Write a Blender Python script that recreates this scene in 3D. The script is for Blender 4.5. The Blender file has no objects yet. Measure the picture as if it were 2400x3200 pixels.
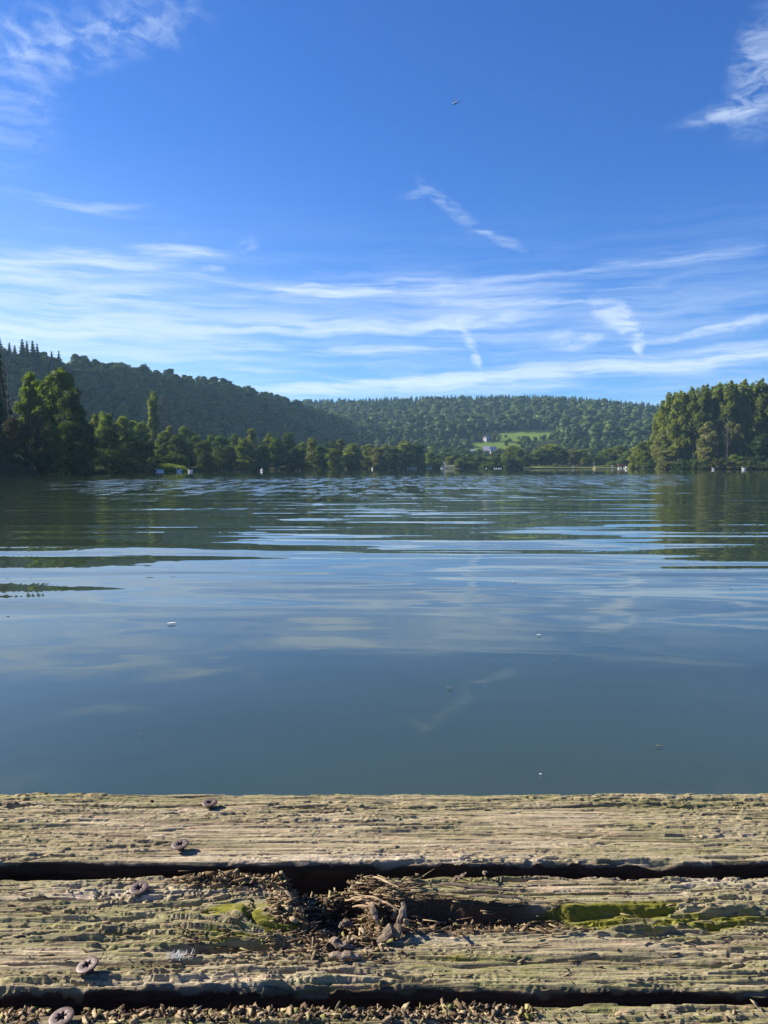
import bpy, bmesh, math, random
import numpy as np
from mathutils import Vector, Matrix, Euler, Quaternion

R = math.radians
SC = bpy.context.scene
COL = SC.collection
rng = np.random.default_rng(11)
random.seed(11)

# ------------------------------------------------------------------ camera numbers
F = 2405.0; PITCH = R(3.38); CAMH = 1.10; HORIZ = 1458.0
DECK = 0.74                                    # top of the jetty boards above the water

def ray(px, py):
    u = (px-1200)/F; v = (1600-py)/F
    y = math.cos(PITCH) + v*math.sin(PITCH)
    z = -math.sin(PITCH) + v*math.cos(PITCH)
    return u/y, z/y                            # per metre of Y
def at(px, py, Y):
    a, b = ray(px, py); return Vector((a*Y, Y, CAMH+b*Y))
def on_plane(px, py, z):
    a, b = ray(px, py); Y = (z-CAMH)/b; return Vector((a*Y, Y, z))

# ------------------------------------------------------------------ small helpers
def tag(o, label=None, cat=None, group=None, kind=None):
    if label: o['label'] = label
    if cat: o['category'] = cat
    if group: o['group'] = group
    if kind: o['kind'] = kind
    return o

def link_mesh(name, me, mat=None, parent=None, loc=None, rot=None):
    o = bpy.data.objects.new(name, me); COL.objects.link(o)
    if mat is not None and not me.materials:
        for m in (mat if isinstance(mat, (list, tuple)) else [mat]): me.materials.append(m)
    if parent is not None: o.parent = parent
    if loc is not None: o.location = loc
    if rot is not None: o.rotation_euler = rot
    return o

def empty(name, loc=(0,0,0), rz=0):
    o = bpy.data.objects.new(name, None); COL.objects.link(o)
    o.location = loc; o.rotation_euler = (0,0,rz); o.empty_display_size = .2
    return o

def poly_mesh(name, verts, faces_by_size, smooth=False, mat_idx=None):
    """verts (n,3); faces_by_size: list of integer arrays (m,k)."""
    me = bpy.data.meshes.new(name)
    verts = np.asarray(verts, dtype=np.float32)
    me.vertices.add(len(verts)); me.vertices.foreach_set('co', verts.ravel())
    loops = np.concatenate([np.asarray(f, dtype=np.int32).ravel() for f in faces_by_size])
    sizes = np.concatenate([np.full(len(f), f.shape[1], dtype=np.int32) for f in map(np.asarray, faces_by_size)])
    starts = np.concatenate([[0], np.cumsum(sizes)[:-1]]).astype(np.int32)
    me.loops.add(len(loops)); me.loops.foreach_set('vertex_index', loops)
    me.polygons.add(len(sizes)); me.polygons.foreach_set('loop_start', starts)
    if smooth: me.polygons.foreach_set('use_smooth', np.ones(len(sizes), dtype=bool))
    if mat_idx is not None: me.polygons.foreach_set('material_index', np.asarray(mat_idx, dtype=np.int32))
    me.update(calc_edges=True); me.validate()
    return me

def set_attr(me, name, vals, domain='POINT'):
    a = me.attributes.new(name, 'FLOAT', domain)
    a.data.foreach_set('value', np.asarray(vals, dtype=np.float32).ravel())

class MB:
    """collects simple shapes into one mesh"""
    def __init__(s): s.v = []; s.f = []
    def add(s, vs, fs):
        n = len(s.v); s.v += [tuple(v) for v in vs]; s.f += [[i+n for i in f] for f in fs]; return s
    def box(s, c, d, bev=0.0, rz=0):
        bm = bmesh.new(); bmesh.ops.create_cube(bm, size=1)
        for v in bm.verts: v.co = Vector((v.co.x*d[0], v.co.y*d[1], v.co.z*d[2]))
        if bev: bmesh.ops.bevel(bm, geom=list(bm.edges), offset=bev, segments=2, affect='EDGES', profile=.5)
        M = Matrix.Translation(c) @ Matrix.Rotation(rz, 4, 'Z')
        bm.verts.index_update()
        s.add([M @ v.co for v in bm.verts], [[v.index for v in f.verts] for f in bm.faces]); bm.free(); return s
    def tube(s, pts, rad, n=8, sy=1.0, cap=True):
        """loft of circles along pts with radii; sy flattens sideways/up"""
        pts = [Vector(p) for p in pts]; rings = []
        up0 = Vector((0,0,1))
        for i, p in enumerate(pts):
            t = (pts[min(i+1, len(pts)-1)] - pts[max(i-1, 0)]).normalized()
            up = up0 if abs(t.z) < .95 else Vector((0,1,0))
            a = t.cross(up).normalized(); b = a.cross(t).normalized()
            r = rad[i]; ra, rb = r if isinstance(r, tuple) else (r, r*sy)
            rings.append([p + a*ra*math.cos(2*math.pi*k/n) + b*rb*math.sin(2*math.pi*k/n) for k in range(n)])
        vs = [v for r in rings for v in r]
        fs = [[i*n+k, i*n+(k+1)%n, (i+1)*n+(k+1)%n, (i+1)*n+k] for i in range(len(rings)-1) for k in range(n)]
        if cap: fs += [list(range(n))[::-1], [(len(rings)-1)*n+k for k in range(n)]]
        return s.add(vs, fs)
    def ball(s, c, r, seg=10, ring=7):
        bm = bmesh.new(); bmesh.ops.create_uvsphere(bm, u_segments=seg, v_segments=ring, radius=1)
        r = r if isinstance(r, (tuple, list)) else (r,)*3
        bm.verts.index_update()
        s.add([Vector((v.co.x*r[0], v.co.y*r[1], v.co.z*r[2]))+Vector(c) for v in bm.verts],
              [[v.index for v in f.verts] for f in bm.faces]); bm.free(); return s
    def mesh(s, name, smooth=False):
        me = bpy.data.meshes.new(name); me.from_pydata(s.v, [], s.f)
        if smooth:
            for p in me.polygons: p.use_smooth = True
        me.update(); return me
    def build(s, name, mat, parent=None, smooth=False, loc=None, rot=None):
        return link_mesh(name, s.mesh(name, smooth), mat, parent, loc, rot)

def copy_tree(o, parent=None):
    c = o.copy(); COL.objects.link(c); c.parent = parent
    for ch in list(o.children): copy_tree(ch, c)
    return c

# ------------------------------------------------------------------ numpy noise
def _h(ix, iy, seed):
    h = (ix.astype(np.uint32)*np.uint32(374761393) + iy.astype(np.uint32)*np.uint32(668265263) + np.uint32(seed)*np.uint32(2246822519))
    h = (h ^ (h >> np.uint32(13)))*np.uint32(1274126177)
    h = h ^ (h >> np.uint32(16))
    return h
def pn(x, y, seed=0):
    """gradient noise about -1..1"""
    x, y = np.broadcast_arrays(np.asarray(x, float), np.asarray(y, float))
    ix = np.floor(x).astype(np.int64); iy = np.floor(y).astype(np.int64)
    fx = x-ix; fy = y-iy
    u = fx*fx*fx*(fx*(fx*6-15)+10); v = fy*fy*fy*(fy*(fy*6-15)+10)
    def g(dx, dy):
        a = _h(ix+dx, iy+dy, seed).astype(float)*(2*math.pi/4294967296.0)
        return np.cos(a)*(fx-dx)+np.sin(a)*(fy-dy)
    a = g(0,0)*(1-u)+g(1,0)*u; b = g(0,1)*(1-u)+g(1,1)*u
    return (a*(1-v)+b*v)*1.45
def fbm(x, y, seed=0, oc=3, lac=2.03, gain=.5):
    s = 0; a = 1
    for i in range(oc):
        s = s + a*pn(x*lac**i, y*lac**i, seed+17*i); a *= gain
    return s
def sstep(a, b, x):
    t = np.clip((x-a)/(b-a), 0, 1); return t*t*(3-2*t)

# ------------------------------------------------------------------ node helpers
class NT:
    def __init__(s, tree): s.t = tree; s.N = tree.nodes; s.L = tree.links
    def n(s, typ, **kw):
        nd = s.N.new(typ)
        ins = kw.pop('ins', {})
        for k, v in kw.items(): setattr(nd, k, v)
        for k, v in ins.items(): s.put(nd.inputs[k], v)
        return nd
    def put(s, sock, v):
        if hasattr(v, 'is_output'): s.L.new(v, sock)
        elif hasattr(v, 'outputs'): s.L.new(v.outputs[0], sock)
        else:
            if sock.type == 'RGBA' and len(v) == 3: v = (*v, 1)
            sock.default_value = v
    def math(s, op, a, b=None, c=None, clamp=False):
        nd = s.N.new('ShaderNodeMath'); nd.operation = op; nd.use_clamp = clamp
        for i, x in enumerate((a, b, c)):
            if x is not None: s.put(nd.inputs[i], x)
        return nd.outputs[0]
    def vmath(s, op, a, b=None, out=0, scale=None):
        nd = s.N.new('ShaderNodeVectorMath'); nd.operation = op
        s.put(nd.inputs[0], a)
        if b is not None: s.put(nd.inputs[1], b)
        if scale is not None: s.put(nd.inputs['Scale'], scale)
        return nd.outputs[out]
    def mix(s, fac, a, b, mode='MIX'):
        nd = s.N.new('ShaderNodeMix'); nd.data_type = 'RGBA'; nd.blend_type = mode
        s.put(nd.inputs['Factor'], fac); s.put(nd.inputs[6], a); s.put(nd.inputs[7], b)
        return nd.outputs[2]
    def ramp(s, fac, stops, interp='LINEAR'):
        nd = s.N.new('ShaderNodeValToRGB'); nd.color_ramp.interpolation = interp
        e = nd.color_ramp.elements
        while len(e) < len(stops): e.new(.5)
        for el, (p, c) in zip(e, stops):
            el.position = p; el.color = (*c, 1) if len(c) == 3 else c
        s.put(nd.inputs[0], fac); return nd.outputs[0]
    def smooth(s, v, a, b, lo=0., hi=1.):
        nd = s.N.new('ShaderNodeMapRange'); nd.interpolation_type = 'SMOOTHSTEP'
        for k, x in zip(range(5), (v, a, b, lo, hi)): s.put(nd.inputs[k], x)
        return nd.outputs[0]
    def noise(s, vec, scale=1., detail=2., rough=.5, dist=0., out='Fac'):
        nd = s.n('ShaderNodeTexNoise', ins={'Vector': vec, 'Scale': scale, 'Detail': detail, 'Roughness': rough, 'Distortion': dist})
        return nd.outputs[out]
    def mapping(s, vec, loc=(0,0,0), rot=(0,0,0), scale=(1,1,1), typ='POINT'):
        nd = s.n('ShaderNodeMapping', vector_type=typ, ins={'Vector': vec, 'Location': loc, 'Rotation': rot, 'Scale': scale})
        return nd.outputs[0]
    def attr(s, name):
        return s.n('ShaderNodeAttribute', attribute_name=name).outputs['Fac']

def material(name):
    m = bpy.data.materials.new(name); m.use_nodes = True
    m.node_tree.nodes.clear(); return m, NT(m.node_tree)
def finish(m, t, shader, disp=None):
    o = t.N.new('ShaderNodeOutputMaterial'); t.put(o.inputs['Surface'], shader)
    return m
def principled(t, **ins):
    ins = {k.replace('_', ' '): v for k, v in ins.items()}
    return t.n('ShaderNodeBsdfPrincipled', ins=ins)
def plain(name, col, rough=.6, metal=0., var=.12, scale=6., spec=.4):
    """painted or raw surface with a little wear"""
    m, t = material(name)
    tc = t.n('ShaderNodeTexCoord').outputs['Object']
    nz = t.noise(tc, scale, 4, .6)
    d = tuple(c*(1-var*1.6) for c in col); l = tuple(min(1, c*(1+var)) for c in col)
    c = t.ramp(nz, [(.3, d), (.7, l)])
    return finish(m, t, principled(t, Base_Color=c, Roughness=rough, Metallic=metal, Specular_IOR_Level=spec))

# ================================================================== WORLD
SUN_AZ = R(-68); SUN_EL = R(28)               # azimuth from +Y, negative = left
SUND = Vector((math.sin(SUN_AZ)*math.cos(SUN_EL), math.cos(SUN_AZ)*math.cos(SUN_EL), math.sin(SUN_EL)))
W = bpy.data.worlds.new("World"); SC.world = W; W.use_nodes = True
W.node_tree.nodes.clear(); wt = NT(W.node_tree)
sky = wt.n('ShaderNodeTexSky', sky_type='NISHITA')
sky.sun_disc = False; sky.sun_elevation = SUN_EL; sky.sun_rotation = SUN_AZ
sky.altitude = 200; sky.air_density = 1.0; sky.dust_density = .35; sky.ozone_density = 3.0
hs = wt.n('ShaderNodeHueSaturation', ins={'Hue': .503, 'Saturation': 1.18, 'Value': 1.0, 'Color': sky})
dirv = wt.n('ShaderNodeTexCoord').outputs['Generated']
sep = wt.n('ShaderNodeSeparateXYZ', ins={0: dirv})
# azimuth (degrees) and elevation (degrees) of the viewing direction
az = wt.math('MULTIPLY', wt.math('ARCTAN2', sep.outputs[0], sep.outputs[1]), 57.29578)
el = wt.math('MULTIPLY', wt.math('ARCSINE', sep.outputs[2]), 57.29578)
ae = wt.n('ShaderNodeCombineXYZ', ins={0: az, 1: el, 2: 0.}).outputs[0]
# slow warp so that no cloud has a clean outline
wn = wt.noise(ae, .22, 3, .5, out='Color')
warp = wt.vmath('SCALE', wt.vmath('SUBTRACT', wn, (.5,.5,.5)), scale=2.6)
aw = wt.vmath('ADD', ae, wt.vmath('MULTIPLY', warp, (1.4, .32, 0)))
fib = wt.noise(wt.mapping(aw, scale=(.10, 1.25, 1)), 1., 6, .60, .12)           # long level fibres
fin2 = wt.noise(wt.mapping(aw, scale=(.5, 5.5, 1)), 1., 5, .6, .1)
fibf = wt.math('MULTIPLY', wt.smooth(fib, .33, .72), wt.smooth(fin2, .25, .72, .45, 1.1))
puff = wt.noise(wt.mapping(aw, scale=(.7, 1.1, 1)), .8, 9, .60, .4)
pufff = wt.smooth(puff, .36, .86)
finef = wt.noise(wt.mapping(aw, rot=(0,0,R(24)), scale=(.45, 1.5, 1)), 1.0, 8, .60, .5)
finef = wt.smooth(finef, .33, .72)

def skypos(px, py):
    a, b = ray(px, py)
    return math.degrees(math.atan(a)), math.degrees(math.atan(b/math.hypot(1, a)))
total = None
def wisp(px, py, hw, hh, ang, k, tex, sharp=1.0):
    """an elongated veil: centre and half-axes (in 1/2400 of the photo's width), tilt, density, texture"""
    global total
    a0, e0 = skypos(px, py)
    sx = hw*.0229; sy = hh*.0229
    v = wt.mapping(aw, loc=(a0, e0, 0), rot=(0,0,R(ang)), scale=(sx, sy, 1), typ='TEXTURE')
    ln = wt.vmath('LENGTH', v, out=1)
    m = wt.smooth(ln, 1.0, 0.15*sharp)
    m = wt.math('MULTIPLY', m, tex)
    m = wt.math('MULTIPLY', m, k)
    total = m if total is None else wt.math('ADD', total, m)

# upper left mackerel
wisp(230, 110, 420, 95, 14, .46, pufff); wisp(480, 70, 260, 90, 14, .27, pufff)
wisp(60, 190, 330, 75, 10, .30, pufff); wisp(20, 330, 230, 190, 40, .20, finef)
# upper right hook
wisp(2330, 330, 190, 45, 10, .34, finef); wisp(2390, 270, 110, 190, -24, .30, finef); wisp(2240, 362, 170, 24, 3, .34, finef)
wisp(2395, 140, 90, 130, -10, .25, finef)
# left thin streak
wisp(120, 612, 320, 20, -5, .42, fibf); wisp(340, 640, 150, 18, 6, .35, fibf)
# centre diagonal streak
wisp(1400, 640, 170, 34, -36, .30, finef); wisp(1545, 735, 110, 24, -33, .36, finef); wisp(1290, 610, 70, 18, 8, .35, finef)
# big veil on the left, 780-1080
wisp(250, 815, 480, 55, 7, .75, fibf); wisp(520, 790, 230, 28, 2, .6, fibf); wisp(60, 850, 360, 60, 12, .5, fibf)
wisp(620, 870, 420, 22, -4, .5, fibf); wisp(660, 843, 45, 16, 12, .7, pufff); wisp(780, 760, 75, 28, 12, .35, pufff)
wisp(200, 930, 460, 50, 6, .8, fibf); wisp(90, 1010, 520, 70, 3, .85, fibf); wisp(420, 1020, 420, 60, -2, .55, fibf)
wisp(120, 1080, 460, 60, 0, .55, fibf); wisp(520, 950, 260, 18, 1, .45, fibf)
softf = wt.smooth(fib, .15, .85)
wisp(100, 900, 640, 130, 6, .42, softf); wisp(150, 1050, 760, 110, 0, .52, softf); wisp(700, 1010, 520, 80, 2, .32, softf); wisp(1900, 1150, 1000, 60, 4, .3, softf)
wisp(1250, 965, 900, 150, 0, .34, softf); wisp(1900, 1000, 620, 120, 2, .22, softf)
# central streaks
wisp(1060, 905, 420, 34, 4, 1.0, fibf); wisp(1400, 895, 480, 38, -1, .42, fibf)
wisp(1050, 1025, 520, 36, 1, 1.1, fibf); wisp(1450, 1005, 280, 34, 6, .8, finef); wisp(1380, 1020, 240, 46, 0, .45, fibf)
wisp(1560, 945, 420, 18, -2, .9, fibf); wisp(1900, 920, 380, 30, 8, .36, fibf); wisp(1950, 835, 700, 36, 2, .34, fibf)
wisp(1150, 1095, 420, 24, 1, .75, fibf); wisp(800, 1080, 330, 26, 2, .45, fibf); wisp(650, 1125, 330, 18, 2, .4, fibf); wisp(820, 1160, 240, 14, -3, .55, fibf)
# hooked fall streak
wisp(1468, 1075, 26, 95, 12, .8, finef); wisp(1490, 1125, 16, 45, 22, .8, finef)
# bright comma on the right
wisp(1915, 985, 95, 42, -36, 1.0, finef); wisp(1975, 1040, 90, 38, -52, 1.25, finef); wisp(2000, 1085, 40, 18, -40, .8, finef)
wisp(1750, 1068, 75, 40, 0, .65, finef); wisp(1855, 1062, 60, 22, 4, .8, finef); wisp(1790, 1085, 120, 20, -3, .4, finef)
# contrail-like band on the right
wisp(2230, 1025, 300, 18, 9, .75, finef); wisp(2360, 1002, 130, 26, 10, .7, pufff)
# low bands over the hills
wisp(1900, 1150, 900, 50, 4, .85, fibf); wisp(2200, 1128, 520, 34, 4, .7, fibf); wisp(1450, 1185, 560, 34, 3, .75, fibf)
wisp(1150, 1205, 620, 44, 2, .85, fibf); wisp(1700, 1200, 620, 34, 2, .5, fibf); wisp(900, 1215, 260, 26, 0, .5, fibf)
# general thin veil, thicker towards the horizon and the sun side
low = wt.smooth(el, 20., 3.)
veil = wt.math('MULTIPLY', wt.math('MULTIPLY', low, fibf), .30)
left = wt.smooth(az, 6., -34.)
veil2 = wt.math('MULTIPLY', wt.math('MULTIPLY', left, wt.smooth(el, 24., 6.)), .20)
total = wt.math('ADD', total, wt.math('ADD', veil, veil2))
total = wt.math('MULTIPLY', total, wt.smooth(el, -.5, 1.))
dens = wt.math('SUBTRACT', 1., wt.math('POWER', 2.718, wt.math('MULTIPLY', total, -1.6)))
CLOUD_COL = (5.2, 6.2, 7.6)
tint = wt.mix(1., hs.outputs[0], (.475, .750, 1.17), 'MULTIPLY')
skyc = wt.mix(dens, tint, CLOUD_COL)
bg = wt.n('ShaderNodeBackground', ins={'Color': skyc, 'Strength': .050})
wo = wt.n('ShaderNodeOutputWorld', ins={'Surface': bg})

sl = bpy.data.lights.new('sun', 'SUN'); sl.energy = 5.0; sl.angle = R(.55); sl.color = (1., .93, .80)
so = bpy.data.objects.new('sun', sl); COL.objects.link(so)
so.rotation_euler = SUND.to_track_quat('Z', 'Y').to_euler(); so.location = (-20, 10, 30)

cd = bpy.data.cameras.new('camera'); cam = bpy.data.objects.new('camera', cd); COL.objects.link(cam)
cam.location = (0, 0, CAMH); cam.rotation_euler = (R(90)-PITCH, 0, 0)
cd.sensor_fit = 'VERTICAL'; cd.sensor_height = 32; cd.lens = 32*F/3200.0
cd.clip_start = .02; cd.clip_end = 8000
SC.camera = cam
SC.view_settings.view_transform = 'Standard'; SC.view_settings.look = 'None'
SC.view_settings.gamma = 1; SC.view_settings.exposure = 1.55
SC.render.engine = 'CYCLES'
SC.cycles.use_denoising = True
SC.cycles.max_bounces = 8; SC.cycles.diffuse_bounces = 3; SC.cycles.glossy_bounces = 3; SC.cycles.transmission_bounces = 4
SC.cycles.volume_bounces = 0; SC.cycles.sample_clamp_indirect = 6

# ================================================================== TERRAIN
def bear(px): return math.degrees(math.atan((px-1200)/F))
def prof(pairs):
    xs = np.array([p[0] for p in pairs], float); ys = np.array([p[1] for p in pairs], float)
    return lambda b: np.interp(b, xs, ys)
_sh = ([(-180, 9), (-120, 16), (-90, 40), (-60, 82), (-40, 100), (bear(0), 106), (bear(230), 112), (bear(320), 124), (bear(400), 158),
              (bear(480), 168), (bear(600), 190), (bear(700), 235), (bear(900), 262), (bear(1100), 325), (bear(1300), 392), (bear(1480), 400),
              (bear(1640), 392), (bear(1980), 372), (bear(2010), 335), (bear(2200), 298), (bear(2400), 286), (40, 240), (60, 150), (90, 60), (120, 16), (180, 9)])
shore = prof([(b, d/math.cos(R(b)) if abs(b) < 30 else d*(1.12 if abs(b) < 60 else 1)) for b, d in _sh])
# silhouettes in the picture (px, py of the crown tops) and the distance of each ridge
sil1 = [(0,1092),(130,1101),(231,1116),(265,1112),(337,1123),(434,1142),(530,1159),(627,1171),(723,1193),(800,1208),(845,1228),(907,1245),(965,1264),(1013,1284),(1086,1308),(1134,1325),(1172,1344),(1201,1373),(1240,1420),(1270,1456)]
rd1 = [(0,430),(500,520),(800,600),(1200,760),(1270,800)]
sil2 = [(900,1247),(1037,1245),(1134,1243),(1230,1240),(1327,1235),(1423,1235),(1496,1235),(1553,1231),(1680,1233),(1764,1235),(1848,1243),(2000,1254),(2063,1260),(2400,1300)]
rd1f = prof([(bear(p), d) for p, d in rd1])
h1 = [(bear(p), (HORIZ-y)/F*d*math.cos(R(bear(p)))+CAMH-10.0) for (p, y) in sil1 for d in [np.interp(p, [a for a,_ in rd1], [b for _,b in rd1])]]
hgt1 = prof([(-100, 0), (-80, 20), (-60, 60), (-40, 66)] + h1 + [(8, -10)])
RD2 = 1100.
h2 = [(bear(p), (HORIZ-y)/F*RD2*math.cos(R(bear(p)))+CAMH-10.5) for (p, y) in sil2]
hgt2 = prof([(-60, 40), (-20, 80)] + h2 + [(45, 45), (70, 20)])
P2 = np.array([(380, .6), (470, 2.2), (540, 5), (600, 10.2), (640, 15.2), (685, 21.8), (700, 23.8), (725, 27.2), (790, 36.5), (840, 45.), (950, 66), (1100, 92), (1300, 88), (3000, 70)])

def ground(x, y):
    x = np.asarray(x, float); y = np.asarray(y, float)
    r = np.hypot(x, y); b = np.degrees(np.arctan2(x, y))
    s = shore(b)
    e = r-s
    bank = np.where(e < 0, np.maximum(e*.25, -2.5), .75*(1-np.exp(-np.clip(e, 0, None)/2.5)) + np.clip(e-8, 0, 60)*.008)
    # first hill
    H = np.maximum(hgt1(b), 0); Rr = rd1f(b)/np.cos(np.radians(np.clip(b, -60, 60)))**.0
    Wd = np.maximum(2.1*H, 45)
    t = (r-(Rr-Wd))/Wd
    z1 = H*np.where(t < 1, sstep(-.15, 1.12, t), np.maximum(1-(t-1)*.16, .35))
    # far hill
    zz = np.interp(r, P2[:, 0], P2[:, 1])
    sc = hgt2(b)/92.0
    k = sstep(640, 1000, r)
    fr = sstep(-52, -22, b)*(1-sstep(46, 80, b))
    z2 = zz*((1-k)*np.where(b > 14, np.clip(1-(b-14)*.03, .5, 1), 1)+k*sc)*fr
    z = np.maximum(bank, np.where(e > 4, np.maximum(z1, z2), bank))
    return z + np.where(e > 20, .35*pn(x*.03, y*.03, 5)*np.clip((e-20)/60, 0, 1), 0)
def gz(x, y): return float(ground(np.array([x]), np.array([y]))[0])

bs = np.concatenate([np.arange(-180, -48, 2.), np.arange(-48, 48, .16), np.arange(48, 180, 2.)])
rs = np.concatenate([np.arange(1.5, 60, 4.), 60*np.exp(np.arange(0, math.log(1560/60.), .0105))])
BB, RR = np.meshgrid(np.radians(bs), rs, indexing='ij')
GX = np.sin(BB)*RR; GY = np.cos(BB)*RR; GZ = ground(GX, GY)
nb, nr = BB.shape
idx = np.arange(nb*nr).reshape(nb, nr); nx_ = np.roll(idx, -1, axis=0)
quads = np.stack([idx[:, :-1], nx_[:, :-1], nx_[:, 1:], idx[:, 1:]], -1).reshape(-1, 4)
ctr = np.array([[0, 0, -2.5]])
tv = np.concatenate([np.stack([GX, GY, GZ], -1).reshape(-1, 3), ctr])
tris = np.stack([np.full(nb, nb*nr), nx_[:, 0], idx[:, 0]], -1)
ter = poly_mesh('terrain', tv, [quads, tris], smooth=True)
# grass clearings, as areas of the ground (bearing in px of the photo, distance in m)
BP = 1200+F*np.tan(BB); 
def blob(px0, px1, r0, r1, soft=6., seed=0):
    n = 9*pn(BP*.035, RR*.03, 50+seed)+5*pn(BP*.12, RR*.08, 60+seed)
    return sstep(px0-soft, px0+soft, BP+n)*(1-sstep(px1-soft, px1+soft, BP+n))*sstep(r0-5, r0+4, RR+n)*(1-sstep(r1-4, r1+5, RR+n))
mead = np.maximum(blob(1480, 1625, 612, 688), blob(1560, 1728, 702, 776, seed=1))
beach = blob(1370, 1450, 380, 440, seed=3)
set_attr(ter, 'meadow', np.concatenate([mead.ravel(), [0]])); set_attr(ter, 'beach', np.concatenate([beach.ravel(), [0]]))
m, t = material('ground_soil_and_grass')
pos = t.n('ShaderNodeNewGeometry').outputs['Position']
n1 = t.noise(pos, .05, 5, .6); n2 = t.noise(t.mapping(pos, rot=(0,0,.5), scale=(.03, .25, .1)), 1., 4, .6)
soil = t.ramp(n1, [(.3, (.012,.017,.007)), (.7, (.026,.032,.013))])
gr = t.ramp(n2, [(.3, (.055,.095,.020)), (.52, (.095,.135,.027)), (.75, (.13,.155,.040))])
c = t.mix(t.attr('meadow'), soil, gr)
c = t.mix(t.attr('beach'), c, t.ramp(n1, [(.35, (.04,.06,.02)), (.6, (.085,.075,.06))]))
finish(m, t, principled(t, Base_Color=c, Roughness=.95, Specular_IOR_Level=.0))
tag(link_mesh('ground', ter, m), kind='structure')

# ================================================================== WATER
m, t = material('lake_water')
pos = t.n('ShaderNodeNewGeometry').outputs['Position']
sp = t.n('ShaderNodeSeparateXYZ', ins={0: pos})
X, Yw = sp.outputs[0], sp.outputs[1]
dist = t.vmath('LENGTH', pos, out=1)
def slope(scale, loc, det, rough, dist_=0., out='Color'):
    v = t.mapping(pos, loc=loc, scale=scale)
    c = t.n('ShaderNodeTexNoise', ins={'Vector': v, 'Scale': 1., 'Detail': det, 'Roughness': rough, 'Distortion': dist_}).outputs['Color']
    return t.vmath('SUBTRACT', c, (.5, .5, .5))
# long low swell with crests along X, a finer one and wind ripples
s1 = slope((.19, 1.45, 1), (3.1, .3, 0), 2., .45, .45)
s2 = slope((.32, 2.1, 1), (9.7, 4.2, 0), 1.5, .45, .2)
s3 = slope((1.5, 5.5, 1), (1.7, 8.8, 0), 3., .6)
s4 = slope((.28, .42, 1), (5.5, 2.2, 0), 1., .4)
# where the wind touches the water: a slanting belt some tens of metres out
cen = t.math('ADD', t.math('MULTIPLY', X, .55), 60.)
u = t.math('DIVIDE', t.math('SUBTRACT', Yw, cen), 24.)
belt = t.math('POWER', 2.718, t.math('MULTIPLY', t.math('MULTIPLY', u, u), -1.))
ang = t.math('DIVIDE', X, t.math('MAXIMUM', Yw, 1.))
belt = t.math('MULTIPLY', belt, t.math('MULTIPLY', t.smooth(ang, -.50, -.36), t.smooth(ang, .46, .34)))
gust = t.noise(t.mapping(pos, scale=(.05, .11, 1)), 1., 3, .6)
belt = t.math('MULTIPLY', belt, t.smooth(gust, .28, .50))
dash = t.noise(t.mapping(pos, scale=(1.1, .19, 1)), 1., 4, .7)
belt = t.math('MULTIPLY', belt, t.smooth(dash, .47, .57, .03, 1.))
mid = t.math('MULTIPLY', t.smooth(dist, 3., 8.5), t.smooth(dist, 95., 35.))
a1 = t.math('ADD', .012, t.math('MULTIPLY', mid, .135))
a1 = t.math('MULTIPLY', a1, t.smooth(dist, 140., 40., .25, 1.))
a2 = t.math('ADD', .008, t.math('MULTIPLY', t.math('MULTIPLY', mid, t.smooth(dist, 60., 14.)), .085))
a2 = t.math('MULTIPLY', a2, t.smooth(dist, 140., 40., .2, 1.))
a3 = t.math('ADD', t.math('ADD', .0035, t.math('MULTIPLY', t.math('MULTIPLY', mid, t.smooth(dist, 22., 8.)), .014)), t.math('MULTIPLY', belt, 1.0))
tot = t.vmath('ADD', t.vmath('SCALE', s1, scale=a1), t.vmath('SCALE', s2, scale=a2))
tot = t.vmath('ADD', tot, t.vmath('SCALE', s3, scale=a3))
tot = t.vmath('ADD', tot, t.vmath('SCALE', s4, scale=.022))
tot = t.vmath('ADD', tot, t.vmath('SCALE', t.n('ShaderNodeCombineXYZ', ins={1: -1.}).outputs[0], scale=t.math('MULTIPLY', belt, .085)))
tot = t.vmath('MULTIPLY', tot, (.65, 1., 0.))
nrm = t.vmath('NORMALIZE', t.vmath('ADD', tot, (0, 0, 1)))
murk = t.noise(pos, .35, 3, .5)
wc = t.ramp(murk, [(.3, (.025,.041,.027)), (.7, (.034,.051,.033))])
pb = principled(t, Base_Color=wc, Roughness=.015, IOR=1.43, Normal=nrm)
finish(m, t, pb)
nsec = 96
wv = [(0, 0, 0)] + [(math.sin(2*math.pi*k/nsec)*r, math.cos(2*math.pi*k/nsec)*r, 0) for r in (30, 120, 440) for k in range(nsec)]
wf = [[0, 1+(k+1) % nsec, 1+k] for k in range(nsec)]
wf += [[1+j*nsec+k, 1+j*nsec+(k+1) % nsec, 1+(j+1)*nsec+(k+1) % nsec, 1+(j+1)*nsec+k] for j in range(2) for k in range(nsec)]
me = bpy.data.meshes.new('water'); me.from_pydata(wv, [], [f[::-1] if len(f) == 3 else f[::-1] for f in wf]); me.update()
if me.polygons[0].normal.z < 0: me.flip_normals()
tag(link_mesh('water', me, m), kind='structure')
WATER = m

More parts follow.
